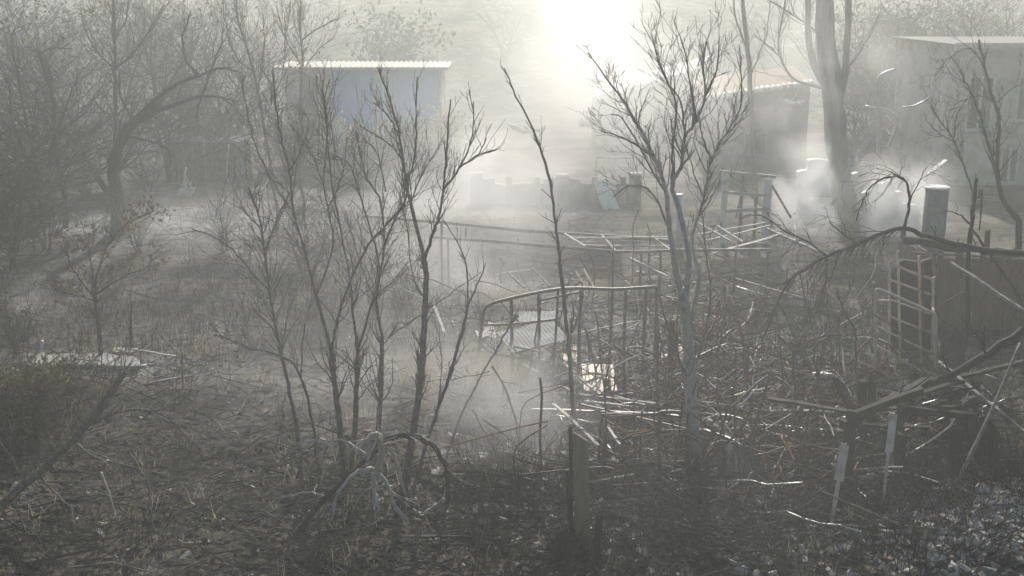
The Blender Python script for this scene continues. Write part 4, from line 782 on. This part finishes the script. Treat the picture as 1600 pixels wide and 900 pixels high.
def snag(name, label, px, a, b, Y, w, seed, m='charred_wood', cat='stump', w1=None):
    rng = random.Random(seed); p0 = drop(at(px, b, Y)); p1 = at(px + 3, a, Y); r = W(w, Y) / 2; n = 11; k0 = []; mb = MB(); L_ = 7
    for i in range(L_):
        u = i / (L_ - 1); c = p0.lerp(p1, u)
        for j in range(n):
            w_ = 2 * math.pi * j / n; rr = r * (1.2 - .3 * u) * (1 + .14 * math.sin(3 * w_ + seed) + rng.uniform(-.06, .06)); z = rng.uniform(-.12, .12) * (1 if i == L_ - 1 else .1)
            mb.v.append(c + Vector((math.cos(w_) * rr, math.sin(w_) * rr, z)))
    for i in range(L_ - 1):
        for j in range(n): q = i * n; mb.f.append((q + j, q + (j + 1) % n, q + n + (j + 1) % n, q + n + j))
    mb.v.append(p1 + Vector((0, 0, -.08))); c = len(mb.v) - 1; q = (L_ - 1) * n
    for j in range(n): mb.f.append((q + j, q + (j + 1) % n, c))
    return tag(mb.build(name, m, base=p0), label, cat)
snag('charred_stump', 'thick black charred stump at the bottom edge beside the olive board', 878, 834, 912, 13.1, 34, 3)
snag('charred_post', 'thin black charred post with jagged top beside the olive board', 933, 810, 910, 13.2, 13, 5, cat='post')
snag('charred_post', 'dark broken post standing in the rubble near the fallen lath', 1048, 508, 600, 20.4, 8, 6, cat='post')
snag('charred_post', 'dark upright post at the base of the pale forked tree', 1094, 724, 806, 15.0, 22, 7, cat='post')
for px, a, b, Y, lab in ((1132, 446, 592, 21.0, 'tall pale slim post beyond the pale forked tree'), (1140, 462, 590, 21.2, 'second slim post beyond the pale forked tree'), (1168, 540, 640, 18.9, 'rusty slim post beside the rubble field'), (1028, 512, 650, 18.6, 'slim dark upright post above the rusty bed frame'), (1330, 500, 560, 23, 'short dark post near the drooping bough'), (1365, 440, 560, 22.5, 'slim grey post beside the bunk bed frame'), (1252, 520, 600, 20.6, 'slim dark post under the drooping twigs')):
    o = plank('fence_post', lab, 'post', (px, a, Y), (px + RNG.uniform(-3, 3), b + 8, Y), .055, .05, 'rusty_steel' if 'rusty' in lab else 'weathered_wood', 5, .02, group='slim posts standing in the rubble')

LOGS = [((897, 616, 18.9), (1036, 634, 18.0), .07, 'weathered_wood', 'long grey plank lying below the cream panel'), ((914, 627, 18.4), (996, 637, 18.0), .06, 'pale_timber', 'short pale plank lying under the long grey plank'), ((1080, 627, 18.2), (1214, 646, 17.8), .07, 'weathered_wood', 'grey pole lying just beyond the pale forked trunk'),
    ((1180, 644, 17.9), (1336, 645, 17.6), .09, 'weathered_wood', 'straight grey log lying along the far side of the burnt shed'), ((1252, 626, 18.3), (1370, 634, 18.0), .08, 'charred_wood', 'dark log above the straight grey log'), ((812, 566, 21.2), (940, 640, 18.2), .07, 'weathered_wood', 'long slanting beam running down from the greenhouse frame'),
    ((880, 568, 20.4), (938, 616, 19.0), .06, 'pale_timber', 'pale slanting beam beside the cream panel'), ((865, 632, 17.2), (934, 698, 15.9), .06, 'pale_timber', 'whitened burnt branch slanting before the olive board'), ((950, 668, 16.6), (970, 695, 15.9), .05, 'pale_timber', 'short white ended stick under the bed frame rail'),
    ((918, 756, 15.4), (992, 742, 15.4), .06, 'weathered_wood', 'low grey log below the bed frame'), ((920, 796, 14.7), (1028, 784, 14.7), .07, 'charred_wood', 'dark log lying nearer than the low grey log'), ((1072, 820, 14.3), (1216, 806, 14.3), .08, 'weathered_wood', 'straight pole lying below the dark buckled sheet'),
    ((1120, 823, 14.2), (1200, 822, 14.2), .05, 'pale_timber', 'pale lath beside the straight pole'), ((1084, 868, 13.4), (1206, 828, 13.9), .07, 'weathered_wood', 'slanting pole nearer than the straight pole'), ((1208, 748, 15.4), (1310, 744, 15.3), .08, 'charred_wood', 'burnt log with whitened end beside the stakes'),
    ((1176, 808, 14.5), (1312, 760, 15.0), .07, 'charred_wood', 'long dark pole running up to the shorter stake'), ((1178, 832, 14.1), (1284, 816, 14.2), .07, 'weathered_wood', 'grey pole beneath the long dark pole'), ((1176, 880, 13.2), (1286, 852, 13.5), .07, 'weathered_wood', 'nearest grey pole below the shorter stake'),
    ((1364, 838, 13.8), (1424, 862, 13.4), .1, 'weathered_wood', 'short pale board at the foot of the taller stake'), ((1600, 518, 17.2), (1334, 652, 15.4), .13, 'charred_wood', 'thick charred log slanting over the burnt shed roof'), ((1466, 566, 17.4), (1620, 690, 15.2), .07, 'weathered_wood', 'grey pole slanting across the thick charred log'),
    ((1486, 412, 20.2), (1620, 500, 18.6), .07, 'weathered_wood', 'long grey pole slanting down across the brown shed'), ((1408, 372, 22.6), (1620, 392, 22.0), .16, 'charred_wood', 'long thick charred log resting along the shed top'), ((1425, 395, 22.4), (1620, 404, 21.8), .06, 'weathered_wood', 'thin pale rail under the thick charred log'),
    ((1456, 600, 17.4), (1610, 560, 18.0), .09, 'charred_wood', 'dark log in the shadow right of the bunk bed frame'), ((1105, 655, 17.4), (1160, 700, 16.4), .07, 'weathered_wood', 'slanting brace over the dark buckled sheet'), ((1096, 724, 16.0), (1136, 664, 16.9), .06, 'charred_wood', 'dark prop crossing over the dark buckled sheet'),
    ((830, 640, 17.4), (1060, 652, 16.9), .05, 'scorched_steel', 'rusted long bar above the bed frame'), ((1010, 600, 19.4), (1100, 570, 20.4), .06, 'weathered_wood', 'grey beam lying in front of the pale rubble'), ((960, 540, 21.8), (1060, 600, 19.6), .06, 'charred_wood', 'dark beam slanting across the rubble field'),
    ((1120, 690, 16.8), (1330, 668, 17.0), .05, 'weathered_wood', 'thin long rail behind the dark buckled sheet'), ((1230, 700, 16.2), (1360, 690, 16.4), .06, 'charred_wood', 'dark rail beside the burnt shed corner'), ((1150, 436, 26.2), (1275, 470, 24.8), .06, 'weathered_wood', 'grey beam lying beyond the drooping bough'),
    ((1060, 440, 26.4), (1190, 424, 26.6), .07, 'weathered_wood', 'grey beam lying under the collapsed roof frame'), ((640, 560, 22.0), (735, 545, 22.4), .06, 'weathered_wood', 'grey plank lying behind the tallest sapling'), ((676, 474, 24.6), (694, 520, 23.0), .07, 'pale_timber', 'pale split stick lying behind the tallest sapling'), ((230, 600, 19.8), (300, 588, 20.4), .05, 'weathered_wood', 'grey stick in the brushwood by the path'),
    ((205, 545, 22.0), (276, 556, 21.6), .05, 'pale_timber', 'pale stick lying at the path end'), ((290, 850, 13.6), (420, 838, 13.9), .05, 'weathered_wood', 'pale stick on the dark ground of the near corner'), ((1460, 828, 13.9), (1570, 800, 14.2), .06, 'weathered_wood', 'grey lath on top of the rubble heap'), ((1550, 880, 12.9), (1610, 866, 13.0), .08, 'pale_timber', 'pale board end at the lowest corner of the rubble heap')]
for a, b, w, m, lab in LOGS:
    plank('charred_log' if m == 'charred_wood' else ('steel_bar' if 'steel' in m else ('pole' if 'pole' in lab else 'plank')), lab, 'log' if 'log' in lab else ('pole' if 'pole' in lab else 'plank'), a, b, w, w * (.55 if m == 'pale_timber' else .85), m, 7, .06, .35)
# bent pale pipes at the top right
lone_pole('bent_pipe', 'pale pipe bent over at its top like a walking stick in the smoke', 'pipe', ((1372, 245, 40), (1371, 180, 40), (1372, 128, 40), (1380, 116, 40), (1398, 109, 40)), .07, 'galvanised_steel')
lone_pole('bent_pipe', 'thin pale pipe curling in an S below the stick shaped one', 'pipe', ((1352, 166, 40.3), (1388, 173, 40.3), (1402, 190, 40.3), (1396, 212, 40.3), (1386, 230, 40.3)), .045, 'galvanised_steel')
lone_pole('bent_pipe', 'pale wire sagging toward the two storey house', 'pipe', ((1410, 168, 40.6), (1432, 164, 40.6), (1458, 146, 40.6), (1462, 110, 40.6)), .04, 'galvanised_steel')
for (a, b, lab) in (((800, 199, 50), (842, 203, 50), 'pale board lying level beyond the garden wall, beside the leaning sapling tip'), ((905, 192, 52), (936, 190, 52), 'pale board lying level beyond the garden wall under the bright roof'), ((915, 172, 56), (966, 164, 56), 'bright tilted board below the sloping roof edge'), ((985, 212, 47), (1030, 214, 47), 'grey board behind the crown of the forked tree')):
    plank('fallen_board', lab, 'board', a, b, .25, .08, 'plaster', 3, .05)
lone_pole('fallen_pipe', 'pale pipe slanting up out of the smoke before the white lidded drum', 'pipe', ((1300, 320, 34), (1336, 244, 34.4)), .045, 'galvanised_steel')
plank('fallen_board', 'pale board tilted in the smoke above the small ruined wall', 'board', (1450, 272, 34), (1478, 250, 34.6), .12, .04, 'white_paint', 3)
plank('fallen_board', 'pale level board on the scorched outhouse wall', 'board', (1226, 158, 46), (1256, 158, 46), .16, .12, 'white_paint', 3)
def ladder():
    t = thing('ladder', 'short pale slatted ladder hanging aslant beside the tall trunk', 'ladder', at(1340, 185, 41))
    a, b = at(1320, 177, 41), at(1360, 190, 41); o = Vector((0, 0, .22))
    for k in (0, 1): MB().timber(a + o * k, b + o * k, .05, .05, RNG, 3, .01).build('side_rail', 'weathered_wood', parent=t)
    for i in range(6): p = a.lerp(b, (i + .5) / 6); MB().timber(p - o * .15, p + o * 1.15, .07, .04, RNG, 2, 0).build('rung', 'white_paint', parent=t)
ladder()

# ------------------------------------------------------------------ rubble, twigs, grass
def scatter(n, fx, seed, build):
    rng = random.Random(seed); mb = MB(); k = 0; tries = 0
    while k < n and tries < n * 30:
        tries += 1; px, py = rng.uniform(-60, 1660), rng.triangular(300, 965, 820)
        if rng.random() > fx(px, py): continue
        p = G(px, py); build(mb, p, rng); k += 1
    return mb
def blob(px, py, cx, cy, rx, ry): return math.exp(-(((px - cx) / rx) ** 2 + ((py - cy) / ry) ** 2))
def chip(s0, s1, flat=.4):
    def f(mb, p, rng):
        s = rng.uniform(s0, s1) * (1.6 if rng.random() < .06 else 1); M = Matrix.Rotation(rng.uniform(0, 6.28), 3, 'Z') @ Matrix.Rotation(rng.gauss(0, .5), 3, 'X') @ Matrix.Rotation(rng.gauss(0, .5), 3, 'Y')
        a, b, c = s * rng.uniform(.6, 1.5), s * rng.uniform(.4, 1), s * flat * rng.uniform(.5, 1.2); z = H(p.x, p.y) + c * .3
        q = []
        for x in (-1, 1):
            for y in (-1, 1):
                for zz in (-1, 1): q.append(Vector((p.x, p.y, z)) + M @ Vector((x * a / 2 * rng.uniform(.7, 1.1), y * b / 2 * rng.uniform(.6, 1.1), zz * c / 2 * rng.uniform(.6, 1.1))))
        mb.hexa(q)
    return f
def stick(l0, l1, r):
    def f(mb, p, rng):
        L_ = rng.uniform(l0, l1); a = rng.gauss(0, .55) + (math.pi if rng.random() < .5 else 0); d = Vector((math.cos(a), math.sin(a), rng.gauss(0, .22))); z = H(p.x, p.y) + rng.uniform(0, .06) + abs(d.z) * L_ * .4
        c = Vector((p.x, p.y, z)); b = Vector((rng.gauss(0, .06), rng.gauss(0, .06), rng.gauss(0, .06))) * L_
        mb.tube([c - d * L_ / 2, c + b, c + d * L_ / 2], [r * rng.uniform(.5, 1.2), r, r * .4], 3, False)
    return f
fld = lambda x, y: max(1.0 * blob(x, y, 1110, 552, 170, 26), blob(x, y, 1560, 870, 140, 75), .5 * blob(x, y, 960, 600, 90, 40), .35 * blob(x, y, 1280, 600, 130, 90), .2 * blob(x, y, 1100, 760, 300, 120), .16 * blob(x, y, 1000, 480, 300, 60), .5 * blob(x, y, 1240, 340, 90, 25), .0015, .22 * blob(x, y, 170, 570, 140, 12))
tag(scatter(6500, fld, 5, chip(.03, .15)).build('rubble', 'pale_rubble'), 'pale ash covered rubble strewn over the burnt garden', 'rubble', kind='stuff')
tag(scatter(700, lambda x, y: max(.6 * blob(x, y, 1550, 850, 120, 70), .35 * blob(x, y, 1100, 560, 200, 60), .012), 6, chip(.06, .16)).build('rubble', 'brick_rubble'), 'reddish broken brick bits in the rubble', 'rubble', kind='stuff')
tag(scatter(5200, lambda x, y: max(.15, blob(x, y, 1250, 750, 350, 180), .6 * blob(x, y, 600, 850, 300, 80)), 7, chip(.03, .11)).build('charcoal', 'char_rubble'), 'black charcoal lumps strewn over the burnt garden', 'charcoal', kind='stuff')
tag(scatter(3800, lambda x, y: max(.3 if y > 520 else .3, blob(x, y, 1200, 700, 380, 200), .8 * blob(x, y, 250, 560, 150, 50)), 8, stick(.15, .9, .011)).build('fallen_twigs', 'ash_twig'), 'fallen ashy twigs littering the ground', 'twigs', kind='stuff')
tag(scatter(420, lambda x, y: max(.05, blob(x, y, 1220, 700, 330, 160), .9 * blob(x, y, 1080, 470, 260, 60)), 9, stick(.6, 2.0, .022)).build('fallen_sticks', 'ash_twig'), 'longer ash grey sticks tangled in the rubble', 'sticks', kind='stuff')
def blade(h0, h1):
    def f(mb, p, rng):
        for _ in range(5):
            h = rng.uniform(h0, h1); q = on(p) + Vector((rng.gauss(0, .06), rng.gauss(0, .06), -.02)); a = rng.uniform(0, 6.28); w = Vector((math.cos(a), math.sin(a), 0)) * .006; ln = Vector((rng.gauss(0, .35), rng.gauss(0, .35), 1)) * h
            k = len(mb.v); mb.v += [q - w, q + w, q + ln * .55 + w * .7, q + ln * .55 - w * .7, q + ln + Vector((ln.x, ln.y, -.1 * h)) * .35]; mb.f += [(k, k + 1, k + 2, k + 3), (k + 3, k + 2, k + 4)]
    return f
def litter(mb, p, rng):
    for _ in range(4):
        q = on(p, rng.uniform(.0, .05)) + Vector((rng.gauss(0, .12), rng.gauss(0, .12), 0)); a = rng.uniform(0, 6.28); sz = rng.uniform(.02, .06); u = Vector((math.cos(a), math.sin(a), rng.gauss(0, .35))) * sz; w = Vector((-math.sin(a), math.cos(a), rng.gauss(0, .35))) * sz * .5
        k = len(mb.v); mb.v += [q - u, q + w, q + u, q - w + Vector((0, 0, .01))]; mb.f += [(k, k + 1, k + 2), (k, k + 2, k + 3)]
tag(scatter(1700, lambda x, y: .6 if x < 760 else .2, 31, litter).build('leaf_litter', 'withered_leaf'), 'brown leaf litter on the unburnt ground', 'litter', kind='stuff')
tag(scatter(140, lambda x, y: .6 if x < 760 else .3, 32, litter).build('ash_flakes', 'pale_rubble'), 'pale ash flakes dusted over the ground', 'ash', kind='stuff')
def stalk(mb, p, rng):
    for _ in range(3):
        h = rng.uniform(.15, .8); q = on(p) + Vector((rng.gauss(0, .1), rng.gauss(0, .1), -.03)); d = Vector((rng.gauss(0, .28), rng.gauss(0, .28), 1)) * h
        mb.tube([q, q + d * .5 + Vector((rng.gauss(0, .03), 0, 0)), q + d + Vector((d.x, d.y, 0)) * .4], [.006, .005, .002], 3, False)
        if rng.random() < .5: mb.tube([q + d * .5, q + d * .75 + Vector((rng.gauss(0, .12), rng.gauss(0, .12), .05))], [.004, .002], 3, False)
tag(scatter(3600, lambda x, y: max((.3 if y < 560 else .03) if x < 720 and y > 330 else .12, .7 * blob(x, y, 480, 450, 260, 70), .5 * blob(x, y, 1250, 520, 200, 120)), 12, stalk).build('undergrowth', 'ash_twig'), 'thin dead stalks of burnt undergrowth standing all over the ground', 'undergrowth', kind='stuff')
tag(scatter(1900, lambda x, y: max(blob(x, y, 778, 600, 40, 40), .5 * blob(x, y, 690, 590, 70, 45), .25 * blob(x, y, 200, 500, 200, 60), .2 * blob(x, y, 60, 620, 100, 40), .2 * blob(x, y, 480, 470, 200, 50), .004), 10, blade(.15, .5)).build('dry_grass', 'straw'), 'dry pale grass left unburnt in patches', 'grass', kind='stuff')

# ------------------------------------------------------------------ air: one even haze, and the smoke that drifts in it
def haze():
    mb = MB().box((0, 88, 6.2), (330, 232, 15.8)); o = mb.build('haze', MATS['concrete'], base=(0, 0, 0)); o['kind'] = 'stuff'; o['label'] = 'thin smoky haze filling the air over the garden'
    m = bpy.data.materials.new('haze_air'); m.use_nodes = True; nt = m.node_tree; nt.nodes.remove(nt.nodes['Principled BSDF'])
    v = nt.nodes.new('ShaderNodeVolumePrincipled'); v.inputs['Color'].default_value = (.90, .94, .915, 1); v.inputs['Density'].default_value = HAZE_DENSITY; v.inputs['Anisotropy'].default_value = HAZE_G
    nt.links.new(v.outputs[0], nt.nodes['Material Output'].inputs['Volume']); o.data.materials.clear(); o.data.materials.append(m)
haze()
def smoke(label, px, py, Y, size, dens, seed, scale=2.0, lo=.30, hi=.74, g=.58):
    c = at(px, py, Y); o = MB().box((0, 0, 0), (2, 2, 2)).build('smoke', MATS['concrete'], base=(0, 0, 0)); o.location = c; o.scale = size; tag(o, label, 'smoke', kind='stuff')
    m = bpy.data.materials.new('smoke_%d' % seed); m.use_nodes = True; nt = m.node_tree; N = nt.nodes; L = nt.links; N.remove(N['Principled BSDF'])
    tc = N.new('ShaderNodeTexCoord'); ln = N.new('ShaderNodeVectorMath'); ln.operation = 'LENGTH'; L.new(tc.outputs['Object'], ln.inputs[0])
    fo = N.new('ShaderNodeMapRange'); fo.interpolation_type = 'SMOOTHSTEP'; fo.inputs['From Min'].default_value = 1.0; fo.inputs['From Max'].default_value = .15; L.new(ln.outputs['Value'], fo.inputs['Value'])
    mp = N.new('ShaderNodeMapping'); mp.inputs['Location'].default_value = (seed * 3.1, seed * 1.7, 0); mp.inputs['Scale'].default_value = [s / max(size) for s in size]; L.new(tc.outputs['Object'], mp.inputs[0])
    nz = N.new('ShaderNodeTexNoise'); nz.inputs['Scale'].default_value = scale; nz.inputs['Detail'].default_value = 3; nz.inputs['Distortion'].default_value = .6; L.new(mp.outputs[0], nz.inputs['Vector'])
    mr = N.new('ShaderNodeMapRange'); mr.interpolation_type = 'SMOOTHSTEP'; mr.inputs['From Min'].default_value = lo; mr.inputs['From Max'].default_value = hi; L.new(nz.outputs['Fac'], mr.inputs['Value'])
    mu = N.new('ShaderNodeMath'); mu.operation = 'MULTIPLY'; L.new(fo.outputs[0], mu.inputs[0]); L.new(mr.outputs[0], mu.inputs[1])
    m2 = N.new('ShaderNodeMath'); m2.operation = 'MULTIPLY'; m2.inputs[1].default_value = dens; L.new(mu.outputs[0], m2.inputs[0])
    v = N.new('ShaderNodeVolumePrincipled'); v.inputs['Color'].default_value = (.95, .95, .95, 1); v.inputs['Anisotropy'].default_value = g; L.new(m2.outputs[0], v.inputs['Density'])
    L.new(v.outputs[0], N['Material Output'].inputs['Volume']); o.data.materials.clear(); o.data.materials.append(m)
for i, (px, lab) in enumerate(((460, 'yellowish bush at the window end of the blue fronted house'), (560, 'yellowish bush under the first blue panel of the house'), (625, 'yellowish bush under the pale cyan door'), (690, 'yellowish bush at the far corner of the blue fronted house'))):
    shrub('yellowing_bush', lab, on(at(px, 200, 50 - i % 2 * 2)), 8, (2.9, 2.3, 2.3, 3.0)[i], 240 + i, 'hill_bark', leaf=(1500, .1, 'straw' if i % 2 else 'withered_leaf', .22), cat='bush')
def bent_bar(l0, l1, r0, r1):
    def f(mb, p, rng):
        L_ = rng.uniform(l0, l1); a = rng.uniform(0, 6.283); d = Vector((math.cos(a), math.sin(a) * .6, rng.uniform(-.15, .75))); q = on(p, rng.uniform(-.05, .25)); pts = [q]; r = rng.uniform(r0, r1)
        for i in range(6):
            d = (d + Vector((rng.gauss(0, .2), rng.gauss(0, .2), rng.gauss(-.08, .22)))).normalized(); q = q + d * L_ / 6; q.z = max(q.z, H(q.x, q.y) + .01); pts.append(q.copy())
        mb.tube(pts, r, 5)
    return f
def upright_bar(mb, p, rng):
    h = rng.uniform(.6, 1.9); q = on(p, -.05); t_ = Vector((rng.gauss(0, .12), rng.gauss(0, .12), 1)) * h; r = rng.uniform(.009, .022); k = Vector((rng.gauss(0, .03), rng.gauss(0, .03), 0)) * h
    pts = [q, q + t_ * .4 + k, q + t_ * .8]
    if rng.random() < .35: pts += [q + t_ + Vector((rng.gauss(0, .3), rng.gauss(0, .3), 0)), q + t_ * .8 + Vector((rng.gauss(0, .6), rng.gauss(0, .3), 0))]
    else: pts.append(q + t_ + k)
    mb.tube(smooth_path(pts, 3), r, 5)
    if rng.random() < .5:
        a = q + t_ * rng.uniform(.4, .9); mb.tube([a, a + Vector((rng.choice((-1, 1)) * rng.uniform(.5, 1.5), rng.gauss(0, .3), rng.gauss(0, .15)))], r * .7, 5)
ug = lambda x, y: max(blob(x, y, 1000, 590, 130, 40), .9 * blob(x, y, 1180, 580, 130, 70), .5 * blob(x, y, 1050, 470, 200, 40), .5 * blob(x, y, 1100, 730, 200, 50))
tag(scatter(60, ug, 23, upright_bar).build('bent_uprights', 'scorched_steel'), 'scorched thin uprights of wrecked frames still standing in the rubble', 'bars', kind='stuff')
tag(scatter(36, ug, 24, upright_bar).build('bent_uprights', 'rusty_steel'), 'rusty thin uprights of wrecked frames still standing in the rubble', 'bars', kind='stuff')
tg = lambda x, y: max(blob(x, y, 1150, 640, 230, 90), .8 * blob(x, y, 1060, 470, 230, 60), .5 * blob(x, y, 900, 600, 80, 60))
tag(scatter(300, tg, 21, bent_bar(.8, 2.2, .009, .019)).build('tangled_bars', 'rusty_steel'), 'tangle of thin rusty bent bars across the rubble', 'bars', kind='stuff')
tag(scatter(240, tg, 22, bent_bar(.7, 2.0, .008, .016)).build('tangled_wire', 'galvanised_steel'), 'tangle of pale bent wire across the rubble', 'wire', kind='stuff')
smoke('bright smoke drifting up before the garden wall', 755, 295, 37, (4.4, 3.5, 2.6), .45, 1)
smoke('tall bright smoke column rising behind the garden wall', 905, 65, 52, (5.6, 5, 5.6), .17, 2, scale=1.5, lo=.22, hi=.72, g=.70)
smoke('wide soft smoke glowing over the middle of the garden', 800, 230, 40, (8.0, 6, 5.0), .06, 12, scale=1.3, lo=.15, hi=.8, g=.68)
smoke('white smoke beside the tall trunk at the ruined wall', 1268, 290, 35, (2.2, 1.6, 2.2), .9, 3)
smoke('bluish smoke around the small ruined wall', 1400, 310, 33, (2.6, 2, 1.8), .7, 4)
smoke('low grey smoke rising by the pale grass', 800, 660, 16.6, (1.8, 1.3, 1.9), .8, 5)
smoke('faint smoke hanging low around the sapling stems', 610, 590, 18.5, (3.4, 2.2, 1.8), .22, 6)
smoke('smoke sheet slanting down from the garden wall to the saplings', 700, 430, 27, (4.0, 3.5, 2.8), .3, 7)
smoke('sunlit smoke in front of the bright sloping roof', 1030, 170, 44, (5.5, 4, 4), .16, 8, scale=1.5, lo=.2)
smoke('thin drifting smoke hanging over the nearest ground', 800, 700, 10.5, (8, 6.0, 4.6), .021, 11, scale=1.6, lo=.3, hi=.75, g=.45)
smoke('thin smoke over the pale ash slope', 300, 335, 30, (3.5, 3, 1.2), .10, 9)
smoke('pale smoke veiling the upper part of the tall trunk', 1290, 130, 32, (3.0, 2.2, 3.4), .22, 10)
